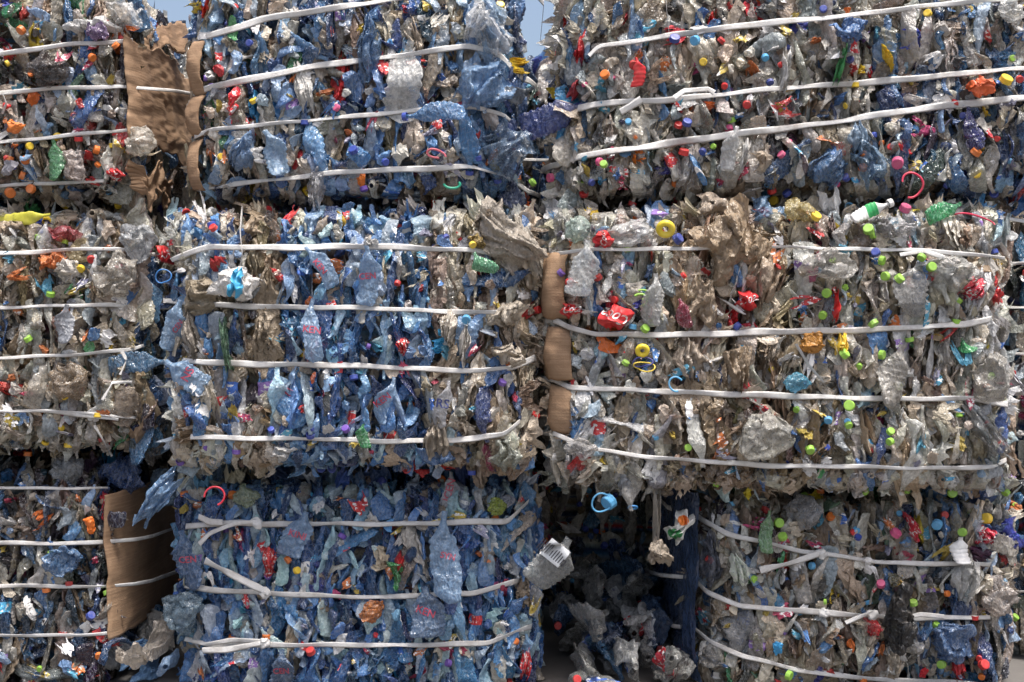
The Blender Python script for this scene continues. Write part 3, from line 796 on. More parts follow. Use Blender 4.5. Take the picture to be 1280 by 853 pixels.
def side_board(b, side, py0, py1, d0, d1, out=0.036, ragged=0.015, seed=3, wrapfront=0.0, label=None, amp=0.006):
    L, Rr, T, B, y0, dep = BALES[b]
    r = np.random.default_rng(seed)
    xe = W(Rr if side == 1 else L, 0, y0 + 0.02)[0]; sg = 1 if side == 1 else -1
    n, m = 60, 50
    z0, z1 = W(0, py1, y0)[2], W(0, py0, y0)[2]
    u = np.linspace(0, 1, m)[None]; v = np.linspace(0, 1, n)[:, None]
    z = z0 + (z1 - z0) * v + 0 * u
    z = z + ragged * (np.sin(u * 9 + seed) + 0.6 * np.sin(u * 23 + seed * 2) + .4 * tri(u * 7.3)) * (np.abs(v * 2 - 1) ** 4)
    y = y0 + d0 + (d1 - d0) * u + 0 * v
    y = y + ragged * 0.25 * (np.sin(v * 9 + seed) + 0.8 * tri(v * 7.3)) * (1 - u) ** 4
    x = xe + sg * (out - 0.04 * np.exp(-u * 14) + 0.004 * np.sin(v * 5 + u * 4) + 0.006 * tri(u * 1.3 + v * 0.35 + 0.2) + 0.003 * tri(v * 2.1 - u * 0.8))
    for pts, w, wl, wr in STR[b]:
        zs = W(0, (pts[-1] if side == 1 else pts[0])[1], y0)[2]
        x = x - sg * 0.003 * np.exp(-((z - zs) / 0.02) ** 2)
    return board(b, np.stack([x, y, z], -1), label=label, seed=seed, amp=amp)

side_board('TL', 1, 46, 176, -0.02, 0.76, seed=4, ragged=0.012, amp=0.005, label="torn and dented cardboard")
side_board('TL', 1, 205, 240, 0.02, 0.35, seed=9, ragged=0.03, amp=0.012)
side_board('BL', 1, 618, 800, 0.0, 0.80, seed=6, ragged=0.006, amp=0.003, label="large flat cardboard sheet")
# folded top flap of the torn cardboard
u = np.linspace(0, 1, 30)[None]; v = np.linspace(0, 1, 14)[:, None]
px_ = 152 + 78 * u + 6 * np.sin(v * 3); py_ = 40 + 26 * v + 6 * np.sin(u * 6) - 8 * u * (1 - v)
yy_ = 0.12 + 0.40 * u + 0.03 * np.sin(v * 3.1) - 0.04 * v
board('TL', W(px_ + 0 * v, py_, yy_ + 0 * py_), seed=12, amp=0.018)
# cardboard between the straps at a bale's left corner
def corner_board(b, py0, py1, xin, xout, seed, ybase, back=0.35):
    n, m = 26, 26
    v = np.linspace(0, 1, n)[:, None]; u = np.linspace(0, 1, m)[None]
    bul = np.sin(v * math.pi) ** 0.6
    ang = np.clip(u / 0.45, 0, 1) * math.pi / 2
    px = xout + (xin - xout) * (1 - np.sin(ang)) + 6 * (1 - bul)
    y = ybase - 0.022 * bul + 0.05 * (1 - np.cos(ang)) + np.clip(u - 0.45, 0, 1) / 0.55 * back
    y2 = y + 0 * v
    P = W(px + 0 * v, py0 + (py1 - py0) * v + 0 * u, ybase + 0 * y2)
    P[..., 1] = y2
    return board(b, P, seed=seed, amp=0.008)
corner_board('MR', 316, 398, 706, 678, 21, 0.03)
corner_board('MR', 408, 474, 712, 681, 22, 0.03)
corner_board('MR', 482, 542, 716, 688, 23, 0.04)
corner_board('TM', 52, 116, 252, 233, 24, 0.115)
corner_board('TM', 119, 170, 252, 232, 25, 0.115)
corner_board('TM', 174, 236, 250, 232, 26, 0.115)
# dark blue film stretched over the left side of the bottom right bale
L_, R_, T_, B_, y0_, d_ = BALES['BR']
uu = np.linspace(0, 1, 50)[None]; vv = np.linspace(0, 1, 70)[:, None]
xe = W(L_, 0, y0_)[0]
yy = y0_ + 0.0 + 0.8 * uu + 0 * vv; zz = 0.02 + 0.60 * vv + 0.02 * np.sin(uu * 8)
xx = xe - 0.034 + 0.05 * np.exp(-uu * 12) + 0.006 * tri(vv * 1.2 + uu * 2.3) + 0.004 * tri(vv * 3.1 - uu * 4) + 0 * yy
V = np.stack([xx, yy, zz], -1).reshape(-1, 3) + crumple(np.stack([xx, yy, zz], -1).reshape(-1, 3), HR, 0.016, 6, 6, 0.4) + crumple(np.stack([xx, yy, zz], -1).reshape(-1, 3), HR, 0.007, 20, 6, 0.5)
M_SOFT = plastic("blue_bag_film", alpha=(1, 1), rough=(0.12, 0.3), dirt=0.3, bump=0.5, transl=0.1, spec=0.8, scale=0.5, coat=0.8)
o = new_mesh("plastic_film", V, grid_faces(70, 50, False), M_SOFT, np.broadcast_to((0.035, 0.058, 0.115), V.shape), parent=ROOT['BR'], smooth=True)
o["label"] = "dark blue film stretched over the bale's left side"

# ---- loose strap tails and knots, part of the strapping
def tail(b, pts, w, lift=0.03, tw=None, seed=5):
    strap_mesh("strap_tail", pts, lambda x, y: surf(b, x, y) - lift, w, ROOT[b], np.random.default_rng(seed), wob=0.4, step=3, twist=tw)
def knot(b, px, py, s=13, lift=0.03, seed=5):
    r = np.random.default_rng(seed)
    V, n, m = wad(r, s * .0024 * .5, s * .0024 * .35, s * .0024 * .5, 16, 18, 0.9)
    V = V + W(px, py, float(surf(b, px, py)) - lift)
    new_mesh("knot", V, grid_faces(n, m, True), M_STRAP, parent=ROOT[b], smooth=True, across=V[:, 2] * 60)
tail('BM', [(249, 680), (262, 666), (290, 655), (322, 652)], 8, 0.036, seed=1)
tail('BM', [(248, 645), (262, 652), (278, 653)], 11, 0.03, seed=2)
tail('BM', [(256, 700), (290, 718), (336, 741)], 12, 0.04, seed=3)
tail('BM', [(253, 813), (285, 812), (326, 803)], 9, 0.036, seed=4)
tail('BM', [(256, 806), (290, 800), (328, 801)], 8, 0.030, seed=14)
knot('BM', 322, 654, 13, seed=1); knot('BM', 331, 741, 14, seed=2); knot('BM', 330, 804, 13, seed=3)
tail('BR', [(950, 713), (990, 703), (1030, 690)], 10, 0.036, seed=5)
tail('BR', [(1057, 778), (1072, 772), (1092, 765)], 8, 0.034, seed=6)
tail('BR', [(1128, 773), (1150, 768), (1180, 771)], 6, 0.03, seed=16)
knot('BR', 1027, 692, 13, seed=4); knot('BR', 1086, 701, 9, seed=5); knot('BR', 1030, 766, 12, seed=6); knot('BR', 1091, 768, 13, seed=7)
tail('TR', [(776, 140), (788, 133), (802, 124)], 11, 0.036, seed=7)
tail('TR', [(843, 122), (855, 113), (885, 111), (893, 116)], 8, 0.04, seed=8)
tail('TR', [(831, -20), (833, 10), (836, 40)], 6, 0.03, tw=lambda t: 1.57 + 0 * t, seed=9)
tail('TL', [(3, 142), (8, 128), (4, 118)], 7, 0.03, tw=lambda t: 1.2 + 0 * t, seed=10)
tail('MM', [(303, 258), (300, 290), (303, 318), (297, 345)], 9, 0.045, tw=lambda t: 1.4 + 0.5 * t, seed=11)
tail('MR', [(1125, 318), (1155, 313), (1180, 322)], 6, 0.03, seed=12)
tail('MR', [(1215, 272), (1245, 270), (1290, 278)], 5, 0.02, seed=13)
tail('MR', [(995, 430), (1010, 455), (1030, 478)], 5, 0.045, tw=lambda t: 0.7 + 0 * t, seed=15)

WH = (0.74, 0.73, 0.71); RED = (0.62, 0.03, 0.035)
INKR = (0.42, 0.05, 0.09)
# ---- big bottles and films squeezed into the bales
def blue_print(b, px, py, w, h, roll, txt, size, tr, c=(0.30, 0.46, 0.66), ink=INKR, **k):
    o, V, bv = hero(b, 'bottle', px, py, w * 0.84, h, c, roll, cr=0.85, flat=0.25, **k)
    lettering(o, bv, txt, px, py, size, ink, tr, y0=float(surf(b, px, py)) - 0.05)
blue_print('MM', 459, 345, 28, 75, 0, "CEN", 8, 4)
blue_print('MM', 390, 412, 26, 78, 5, "KEN", 9, -8)
blue_print('MM', 400, 333, 22, 60, -30, "KEN", 8, -50)
blue_print('MM', 234, 468, 34, 62, -60, "NS", 11, 60)
blue_print('MM', 222, 408, 34, 66, 20, "CEN", 7, 50)
blue_print('MM', 553, 505, 20, 60, 4, "RS", 12, -8, c=(0.60, 0.60, 0.62), ink=(0.03, 0.05, 0.2))
blue_print('MM', 478, 500, 24, 62, 12, "KEN", 9, 35)
blue_print('BM', 560, 695, 38, 115, 0, "SYN", 8, -12, lift=0.045, c=(0.28, 0.44, 0.64))
blue_print('BM', 562, 612, 22, 46, 15, "ICEN", 10, 75, c=(0.6, 0.62, 0.68))
blue_print('BM', 234, 700, 40, 80, -12, "CEN", 9, 4, c=(0.10, 0.2, 0.38))
blue_print('BM', 372, 668, 40, 60, 14, "KINI", 9, -20, c=(0.25, 0.4, 0.6))
blue_print('BM', 532, 765, 46, 66, 0, "KEN", 10, -20, c=(0.16, 0.26, 0.42))
blue_print('BM', 352, 838, 34, 56, 6, "CEN", 8, 2, c=(0.10, 0.17, 0.3))
hero('TM', 'bottle', 505, 100, 40, 98, (0.78, 0.78, 0.76), 10, mat=M_SHEER, cr=0.9, pressed=True)
hero('TM', 'sheet', 378, 105, 28, 66, (0.70, 0.68, 0.64), -8, cr=0.6, pressed=True)
hero('TM', 'sheet', 462, 45, 26, 70, (0.16, 0.30, 0.52), -4, mat=M_SHEER, cr=0.6)
hero('TM', 'sheet', 290, 125, 19, 34, RED, 12, cr=1, folds=.8, mat=M_LABEL)
hero('TM', 'sheet', 596, 172, 10, 24, (.5, .04, .04), 8, cr=0.7, folds=.8, lift=.01)
hero('TM', 'sheet', 394, 232, 26, 52, (0.62, 0.62, 0.64), 6, mat=M_SHEER, cr=0.8, lift=0.05)
hero('TM', 'bottle', 345, 190, 30, 60, (0.30, 0.45, 0.62), -20)
hero('TM', 'sheet', 300, 185, 40, 46, (0.26, 0.42, 0.66), 20, mat=M_PET, cr=1.0)
hero('TM', 'sheet', 600, 105, 60, 66, (0.22, 0.40, 0.66), 35, mat=M_PET, cr=1.0, lift=0.05)
hero('TM', 'sheet', 612, 30, 58, 66, (0.40, 0.56, 0.74), -20, mat=M_SHEER, cr=1.2, lift=0.06)
hero('TM', 'sheet', 598, 22, 50, 52, (0.80, 0.80, 0.79), 20, mat=M_SHEER, cr=1.2, lift=.08, folds=2)  # white tint stands in for a shaft of sun on the film
hero('TM', 'sheet', 622, 44, 40, 40, (0.78, 0.79, 0.80), -30, mat=M_SHEER, cr=1.1, lift=.08, folds=2)  # also whitened to look sunlit
hero('TM', 'sheet', 628, 182, 62, 62, (0.18, 0.28, 0.42), 42, mat=M_SHEER, cr=0.7, lift=0.05)
hero('TM', 'sheet', 645, 110, 30, 110, (0.10, 0.20, 0.40), -12, mat=M_PET, cr=0.9, lift=0.0, yaw=0.8)
hero('TM', 'sheet', 458, 60, 34, 70, (0.20, 0.34, 0.56), 0, mat=M_SHEER, cr=0.6)
hero('TR', 'bottle', 912, 185, 20, 56, (0.66, 0.66, 0.65), 12, flat=0.5)
hero('TR', 'sheet', 933, 190, 8, 36, (0.76, 0.75, 0.73), 14, cr=0.4, name="plastic_scrap", lift=.05)
hero('TR', 'sheet', 1040, 205, 44, 44, (0.10, 0.22, 0.42), 30, mat=M_PET)
hero('TR', 'sheet', 1093, 200, 48, 50, (0.24, 0.38, 0.54), -35, mat=M_SHEER)
hero('TR', 'sheet', 1075, 170, 26, 40, (0.28, 0.42, 0.58), 0, mat=M_PET)
hero('TR', 'wad', 1060, 32, 44, 26, (0.10, 0.24, 0.52), 0, mat=M_PET)
hero('TR', 'wad', 1265, 14, 34, 36, (0.62, 0.62, 0.60), 0, mat=M_SHEER, cr=0.5)
hero('TR', 'bottle', 1215, 160, 18, 58, (0.04, 0.04, 0.20), -8, mat=M_PET, cr=1.4, pressed=True, lift=.02)
hero('TR', 'wad', 1225, 108, 36, 24, (0.70, 0.12, 0.03), 0, mat=M_HARD, cr=.6)
hero('TR', 'sheet', 1112, 70, 8, 32, (0.78, 0.50, 0.03), -22, mat=M_HARD, cr=.4)
hero('TR', 'sheet', 727, 55, 12, 40, RED, 12, cr=.9, folds=.8, lift=.01, pressed=True)
hero('TR', 'sheet', 722, 105, 14, 36, (0.50, 0.06, 0.08), 28, cr=.9, folds=.8, lift=.01, pressed=True)
hero('TR', 'bottle', 796, 90, 14, 36, RED, 0, mat=M_HARD, cr=.5)
hero('TR', 'sheet', 984, 85, 14, 50, (0.74, 0.73, 0.70), 10, cr=.6)
hero('TR', 'sheet', 1054, 78, 10, 46, (0.08, 0.40, 0.12), 14, cr=.6)
hero('TL', 'bottle', 69, 200, 20, 52, (0.16, 0.42, 0.20), 0, mat=M_SHEER, cr=.4)
hero('TL', 'wad', 94, 208, 30, 50, (0.62, 0.54, 0.50), 0, mat=M_SHEER, cr=.5)
hero('TL', 'wad', 60, 88, 48, 50, (0.11, 0.09, 0.08), 0, mat=M_SHEER, cr=.5)
hero('TL', 'wad', 175, 178, 40, 40, (0.72, 0.68, 0.60), 0, mat=M_SHEER, cr=.6, lift=.05)
hero('TL', 'wad', 18, 158, 22, 18, (0.75, 0.20, 0.03), 0, mat=M_HARD, cr=.4)
hero('TL', 'sheet', 139, 216, 24, 14, RED, 10, mat=M_LABEL, cr=.5, name="torn_label")
hero('TL', 'sheet', 110, 28, 60, 18, WH, 0, cr=.8, lift=.05)  # white colour imitates sunlight along the bale's top edge
hero('TL', 'sheet', 150, 14, 46, 34, (0.78, 0.77, 0.75), 30, mat=M_SHEER, cr=1.1, lift=.06)  # pale tint, painted sunlight again
hero('TL', 'wad', 120, 40, 30, 22, (0.32, 0.22, 0.40), 0, mat=M_SHEER, cr=.6)
hero('TL', 'bottle', 30, 272, 15, 70, (0.55, 0.52, 0.05), 84, mat=M_HARD, cr=.5, y=0.10)
hero('ML', 'wad', 145, 345, 50, 60, (0.50, 0.46, 0.40), 0, mat=M_SHEER, cr=.5)
hero('ML', 'wad', 170, 300, 56, 44, (0.60, 0.62, 0.64), 0, mat=M_SHEER, cr=.6)
hero('ML', 'sheet', 75, 290, 42, 20, (0.60, 0.12, 0.14), 12, mat=M_SHEER, cr=.9)
hero('ML', 'sheet', 62, 325, 34, 22, (0.72, 0.24, 0.08), -18, cr=.8)
hero('ML', 'sheet', 78, 335, 30, 26, (0.76, 0.72, 0.66), 30, cr=.5)
hero('ML', 'bottle', 172, 455, 26, 76, (0.08, 0.19, 0.33), 82, mat=M_PET, cr=.6, lift=.05)
hero('ML', 'wad', 158, 510, 40, 52, (0.54, 0.45, 0.36), 0, mat=M_SHEER, cr=.45, lift=.01, pressed=True)
hero('ML', 'sheet', 192, 545, 30, 70, (0.22, 0.20, 0.18), 10, mat=M_SHEER, cr=.8, lift=.05)
hero('ML', 'wad', 88, 480, 34, 60, (0.32, 0.24, 0.16), 0, mat=M_SHEER, cr=.5)
hero('ML', 'bottle', 84, 405, 22, 50, (0.34, 0.36, 0.40), 6)
for q, (a_, b_, c_) in enumerate([((150, 468), (158, 450), (152, 440)), ((128, 500), (140, 478), (165, 478)), ((118, 530), (132, 555), (140, 570))]):
    strap_mesh("lime_ribbon", [a_, b_, c_], lambda x, y: surf('ML', x, y) - 0.045, 5, ROOT['ML'], np.random.default_rng(q), wob=1, step=2)
hero('BL', 'wad', 82, 700, 48, 34, (0.12, 0.25, 0.46), 0, mat=M_PET, cr=.7)
hero('BL', 'wad', 112, 655, 15, 26, (0.80, 0.18, 0.02), 0, mat=M_HARD, cr=.4)
hero('BL', 'sheet', 34, 762, 9, 28, WH, -20, cr=.3, mat=M_HARD)
hero('BL', 'wad', 86, 588, 46, 40, (0.42, 0.44, 0.46), 0, mat=M_SHEER, cr=.6)
hero('BL', 'sheet', 150, 590, 60, 50, (0.05, 0.11, 0.30), 20, mat=M_PET, cr=1)
hero('BL', 'sheet', 192, 625, 24, 76, (0.22, 0.40, 0.66), 38, mat=M_PET, cr=.8, y=0.02)
hero('BM', 'sheet', 205, 612, 50, 50, (0.20, 0.32, 0.46), 60, mat=M_PET, cr=.9, lift=.02)
hero('BM', 'sheet', 270, 598, 80, 32, (0.26, 0.40, 0.54), -60, mat=M_SHEER, cr=.8, lift=.05)
hero('BM', 'wad', 232, 765, 52, 60, (0.24, 0.34, 0.42), 0, mat=M_SHEER, cr=.6)
hero('BM', 'wad', 306, 620, 22, 34, (0.50, 0.56, 0.40), 0, mat=M_SHEER, cr=.6)
hero('BM', 'wad', 622, 632, 24, 26, (0.46, 0.55, 0.10), 0, mat=M_SHEER, cr=.5)
hero('BM', 'sheet', 501, 708, 18, 32, RED, 8, cr=.8, folds=.7, lift=.03)
hero('BM', 'sheet', 657, 832, 13, 44, RED, 6, mat=M_LABEL, cr=.5, name="torn_label")
hero('BM', 'wad', 494, 718, 14, 40, (0.05, 0.30, 0.08), 0, mat=M_PET, cr=.6)
hero('BM', 'wad', 466, 765, 18, 34, (0.62, 0.22, 0.05), 0, mat=M_PET, cr=.7)
hero('BM', 'sheet', 335, 705, 16, 34, (0.55, 0.04, 0.04), 5, mat=M_LABEL, cr=.8, name="torn_label")
hero('MM', 'sheet', 502, 433, 15, 19, RED, 0, mat=M_LABEL, cr=.4, lift=.045, name="torn_label")
hero('MM', 'sheet', 389, 438, 9, 28, RED, 14, mat=M_LABEL, cr=.3, lift=.045, name="torn_label")
hero('MM', 'bottle', 606, 328, 18, 36, (0.14, 0.42, 0.22), -42, cr=.6, lift=.05)
hero('MM', 'sheet', 598, 300, 22, 14, (0.45, 0.33, 0.12), 20)
hero('MM', 'sheet', 560, 410, 22, 40, (0.66, 0.60, 0.52), 0, cr=.8)
hero('MM', 'sheet', 580, 430, 14, 50, (0.74, 0.70, 0.64), 5, cr=.8)
hero('MM', 'sheet', 635, 444, 40, 24, (0.60, 0.53, 0.44), 20, cr=.7, lift=.05)
hero('MM', 'sheet', 630, 300, 70, 90, (0.42, 0.37, 0.31), -48, cr=1.2, folds=1.8, lift=.05)
hero('MM', 'sheet', 660, 310, 26, 80, (0.50, 0.45, 0.38), -22, cr=1.1, folds=3, lift=.055)
hero('MM', 'sheet', 636, 392, 44, 26, (0.52, 0.46, 0.38), -20, cr=.9, lift=.05)
hero('MM', 'sheet', 608, 280, 30, 60, (0.36, 0.31, 0.26), 30, cr=1.1, lift=.03)
hero('MM', 'sheet', 250, 365, 50, 40, (0.44, 0.37, 0.27), -40, cr=1.1, lift=.05)
hero('MM', 'sheet', 236, 420, 18, 60, (0.42, 0.37, 0.31), -10, cr=1.1, lift=.05)
hero('MM', 'sheet', 330, 400, 34, 120, (0.34, 0.27, 0.19), 3, cr=1.0, folds=4, pressed=True)
hero('MM', 'sheet', 545, 540, 26, 66, (0.42, 0.36, 0.29), 4, cr=1, folds=3)
hero('MM', 'wad', 546, 570, 40, 26, (0.12, 0.25, 0.50), 0, mat=M_PET, cr=.5)
hero('MM', 'sheet', 632, 565, 38, 46, (0.50, 0.53, 0.46), -8, mat=M_SHEER, cr=.8, lift=.05)
hero('MM', 'sheet', 597, 585, 26, 50, (0.48, 0.38, 0.30), -12, cr=1, lift=.04)
hero('MM', 'sheet', 352, 565, 30, 18, WH, -40, cr=.7, lift=.04)
hero('MM', 'sheet', 462, 303, 18, 12, WH, 0, cr=.4, lift=.06)
hero('MM', 'bottle', 455, 545, 14, 30, (0.05, 0.32, 0.10), 0, cr=.5)
hero('MM', 'sheet', 280, 430, 16, 60, (0.22, 0.42, 0.24), -5, mat=M_PET, cr=.8)
hero('MR', 'bottle', 815, 375, 24, 66, (0.54, 0.54, 0.52), 2, cr=.5)
hero('MR', 'bottle', 853, 392, 16, 38, (0.30, 0.02, 0.06), -18, mat=M_PET, cr=.4, lift=.045)
hero('MR', 'sheet', 918, 300, 80, 70, (0.40, 0.30, 0.20), -30, cr=1.5, folds=1.6, lift=.05)
hero('MR', 'sheet', 905, 270, 60, 40, (0.44, 0.36, 0.28), 20, cr=1.5, folds=1.5, lift=.04)
hero('MR', 'sheet', 880, 375, 40, 56, (0.42, 0.33, 0.24), 10, cr=1.3, folds=2)
hero('MR', 'sheet', 955, 350, 34, 90, (0.44, 0.34, 0.25), 0, cr=1.3, folds=1.8)
hero('MR', 'sheet', 865, 450, 46, 60, (0.46, 0.38, 0.30), 0, cr=.9, folds=3, lift=.03)
hero('MR', 'sheet', 925, 460, 38, 50, (0.34, 0.26, 0.18), 8, cr=.9, folds=3)
hero('MR', 'sheet', 960, 268, 50, 34, (0.24, 0.42, 0.66), 30, mat=M_SHEER, cr=.8, lift=.03)
hero('MR', 'wad', 995, 478, 32, 26, (0.12, 0.42, 0.58), 0, mat=M_SHEER, cr=.35, lift=.05)
hero('MR', 'wad', 955, 545, 66, 62, (0.56, 0.54, 0.48), 0, mat=M_SHEER, cr=.45, lift=.04)
hero('MR', 'wad', 790, 290, 56, 40, (0.64, 0.64, 0.63), 0, mat=M_SHEER, cr=.5, lift=.03)
hero('MR', 'bottle', 728, 335, 30, 70, (0.66, 0.68, 0.68), 12, mat=M_SHEER, cr=.6, lift=.05)
hero('MR', 'wad', 1040, 330, 60, 46, (0.56, 0.54, 0.50), 0, mat=M_SHEER, cr=.6, lift=.04)
hero('MR', 'sheet', 1190, 340, 70, 40, (0.60, 0.60, 0.57), 6, mat=M_SHEER, cr=.8, lift=.05)
hero('MR', 'sheet', 1192, 335, 20, 26, (0.72, 0.70, 0.68), 6, cr=.5, lift=.05)
hero('MR', 'sheet', 1222, 360, 26, 28, (0.60, 0.05, 0.08), 30, mat=M_LABEL, cr=.7, lift=.045, name="torn_label")
hero('MR', 'sheet', 1055, 430, 14, 26, (0.74, 0.50, 0.04), 6, mat=M_HARD, cr=.5, lift=.04)
hero('MR', 'wad', 1015, 428, 24, 26, (0.60, 0.28, 0.05), 0, cr=.8, lift=.03)
hero('MR', 'sheet', 1049, 382, 6, 38, (0.60, 0.03, 0.03), 3, mat=M_HARD, cr=.2, lift=.06, folds=.5)
hero('MR', 'bottle', 1140, 360, 40, 70, (0.46, 0.45, 0.43), 10, mat=M_SHEER, cr=.7, pressed=True)
hero('MR', 'bottle', 1120, 470, 34, 80, (0.46, 0.43, 0.38), 12, mat=M_PET, cr=.6, lift=.04)
hero('MR', 'sheet', 1235, 540, 40, 80, (0.34, 0.34, 0.33), -40, mat=M_SHEER, cr=.9, lift=.04)
hero('MR', 'wad', 1240, 470, 44, 60, (0.48, 0.46, 0.42), 0, mat=M_SHEER, cr=.6)
hero('MR', 'wad', 728, 560, 40, 26, (0.60, 0.58, 0.56), 0, mat=M_SHEER, cr=.7, lift=.02)
hero('BR', 'wad', 1005, 640, 50, 50, (0.46, 0.45, 0.45), 0, mat=M_SHEER, cr=.5, lift=.04)
hero('BR', 'bottle', 930, 785, 40, 64, (0.42, 0.42, 0.42), 20, mat=M_SHEER, cr=.9, lift=.0, pressed=True)
hero('BR', 'wad', 893, 822, 40, 44, (0.46, 0.44, 0.40), 0, mat=M_SHEER, cr=.6, lift=.0, pressed=True)
hero('BR', 'wad', 1190, 800, 56, 54, (0.10, 0.20, 0.40), 0, mat=M_PET, cr=.6, lift=.03)
hero('BR', 'wad', 1245, 745, 50, 60, (0.46, 0.40, 0.36), 0, mat=M_SHEER, cr=.5, lift=.02)
hero('BR', 'sheet', 1237, 672, 26, 22, (0.60, 0.03, 0.06), 10, mat=M_LABEL, cr=.7, lift=.045, name="torn_label")
hero('BR', 'sheet', 1145, 660, 14, 36, (0.60, 0.04, 0.06), -25, mat=M_LABEL, cr=.4, lift=.045, name="torn_label")
hero('BR', 'bottle', 1202, 688, 24, 34, (0.74, 0.74, 0.73), 0, mat=M_HARD, cr=.4, lift=.04, flat=.7)
hero('BR', 'sheet', 1215, 725, 30, 56, (0.72, 0.71, 0.68), 14, cr=.8, lift=.045)
hero('BR', 'sheet', 1127, 735, 12, 28, (0.74, 0.46, 0.05), 0, mat=M_LABEL, cr=.4, lift=.04, name="torn_label")
hero('BR', 'sheet', 925, 712, 24, 38, (0.60, 0.66, 0.56), -20, mat=M_LABEL, cr=.5, lift=.045, name="torn_label")
hero('BR', 'bottle', 960, 665, 16, 56, (0.20, 0.38, 0.18), 0, mat=M_PET, cr=.6)
hero('BR', 'sheet', 890, 700, 30, 60, (0.12, 0.14, 0.2), 0, mat=M_SHEER, cr=.6)

# red and white drink labels with script lettering
def script_label(b, px, py, w, h, roll, txt, size, tr, seed=1):
    o, V, bv = hero(b, 'sheet', px, py, w, h, RED, roll, mat=M_INK, cr=.35, folds=.8, lift=.06, smooth=True, name="drink_label", seed=seed)
    lettering(o, bv, txt, px, py, size, (0.78, 0.77, 0.76), tr, shear=0.5, y0=float(surf(b, px, py)) - 0.07, name="lettering", sx=.8)
script_label('MR', 771, 396, 38, 28, -12, "Coca", 15, 158, seed=3)
script_label('MR', 714, 386, 26, 17, -6, "Coca", 10, 6, seed=4)
script_label('MR', 936, 374, 26, 22, 14, "Cola", 11, 20, seed=5)
script_label('MR', 755, 298, 22, 20, 8, "Coca", 8, 100, seed=6)
script_label('ML', 205, 318, 40, 18, 24, "CAMLI", 11, 26, seed=7)

# ---- torus-like rings: tape roll, handles, bottle rings
def ring(px, py, y, R0, r0, c, name, parent=None, tilt=(0, 0), hs=1.0, arc=1.0, wob=0.0, seed=1):
    r = np.random.default_rng(seed); n, m = 44, 10
    a = np.linspace(0, 2 * math.pi * arc, n)[:, None]; q = (np.arange(m) / m * 2 * math.pi)[None]
    rr = R0 * (1 + wob * np.sin(a * 2 + seed) + wob * .6 * np.sin(a * 3 + seed * 2))
    x = (rr + r0 * np.cos(q)) * np.cos(a); z = (rr * hs + r0 * np.cos(q)) * np.sin(a); yy = r0 * np.sin(q) + 0 * a + wob * R0 * np.sin(a * 2)
    V = np.stack([x, yy, z], -1).reshape(-1, 3) @ rotm((tilt[0], tilt[1], 0)).T + W(px, py, y)
    return new_mesh(name, V, grid_faces(n, m, True), M_HARD, np.broadcast_to(c, V.shape), parent=parent, smooth=True)

o = ring(832, 286, -0.06, 0.019, 0.010, (0.78, 0.60, 0.04), "tape_roll", tilt=(0.5, 0.2)); tag(o, "small yellow tape roll on the ledge beside a navy cap", "tape roll")
ring(803, 438, -0.06, 0.014, 0.008, (0.78, 0.60, 0.04), "yellow_ring", parent=ROOT['MR'], tilt=(0.4, 0))
ring(803, 452, -0.055, 0.026, 0.0025, (0.04, 0.05, 0.25), "bottle_handle", parent=ROOT['MR'], hs=.6, wob=.15)
ring(806, 458, -0.058, 0.030, 0.0022, (0.70, 0.52, 0.05), "bottle_handle", parent=ROOT['MR'], hs=.45, wob=.15, seed=3)
ring(1140, 231, 0.0, 0.034, 0.0035, (0.60, 0.03, 0.08), "bottle_handle", parent=ROOT['TR'], hs=1.0, arc=.75, wob=.1, tilt=(0, 1.9))
ring(545, 192, 0.01, 0.026, 0.0035, (0.72, 0.16, 0.20), "bottle_handle", parent=ROOT['TM'], hs=.5, wob=.1, arc=.85, tilt=(0, .3))
ring(268, 620, 0.03, 0.028, 0.003, (0.60, 0.02, 0.05), "bottle_handle", parent=ROOT['BM'], hs=1.1, arc=.7, tilt=(0, 1.2), seed=2)
ring(565, 230, 0.0, 0.024, 0.004, (0.03, 0.35, 0.22), "bottle_handle", parent=ROOT['TM'], hs=.5, arc=.6, tilt=(0, 3.2), seed=2)
ring(800, 375, -0.05, 0.018, 0.004, CAPC['lime'], "green_loop", parent=ROOT['MR'], arc=.6, hs=1.2, tilt=(0, 1.4))
ring(803, 368, -0.05, 0.014, 0.003, CAPC['lime'], "green_loop", parent=ROOT['MR'], arc=.6, hs=1.5, tilt=(0, 1.6))
ring(845, 480, -0.05, 0.020, 0.003, CAPC['sky'], "bottle_handle", parent=ROOT['MR'], arc=.7, hs=1.1, tilt=(0, -.6))
ring(1215, 275, 0.0, 0.06, 0.003, (0.55, 0.03, 0.08), "bottle_handle", parent=ROOT['MR'], arc=.45, hs=.3, wob=.1, tilt=(0, .2))
ring(204, 345, 0.06, 0.022, 0.0022, (0.05, 0.2, 0.5), "bottle_handle", parent=ROOT['ML'], hs=1, wob=.1)

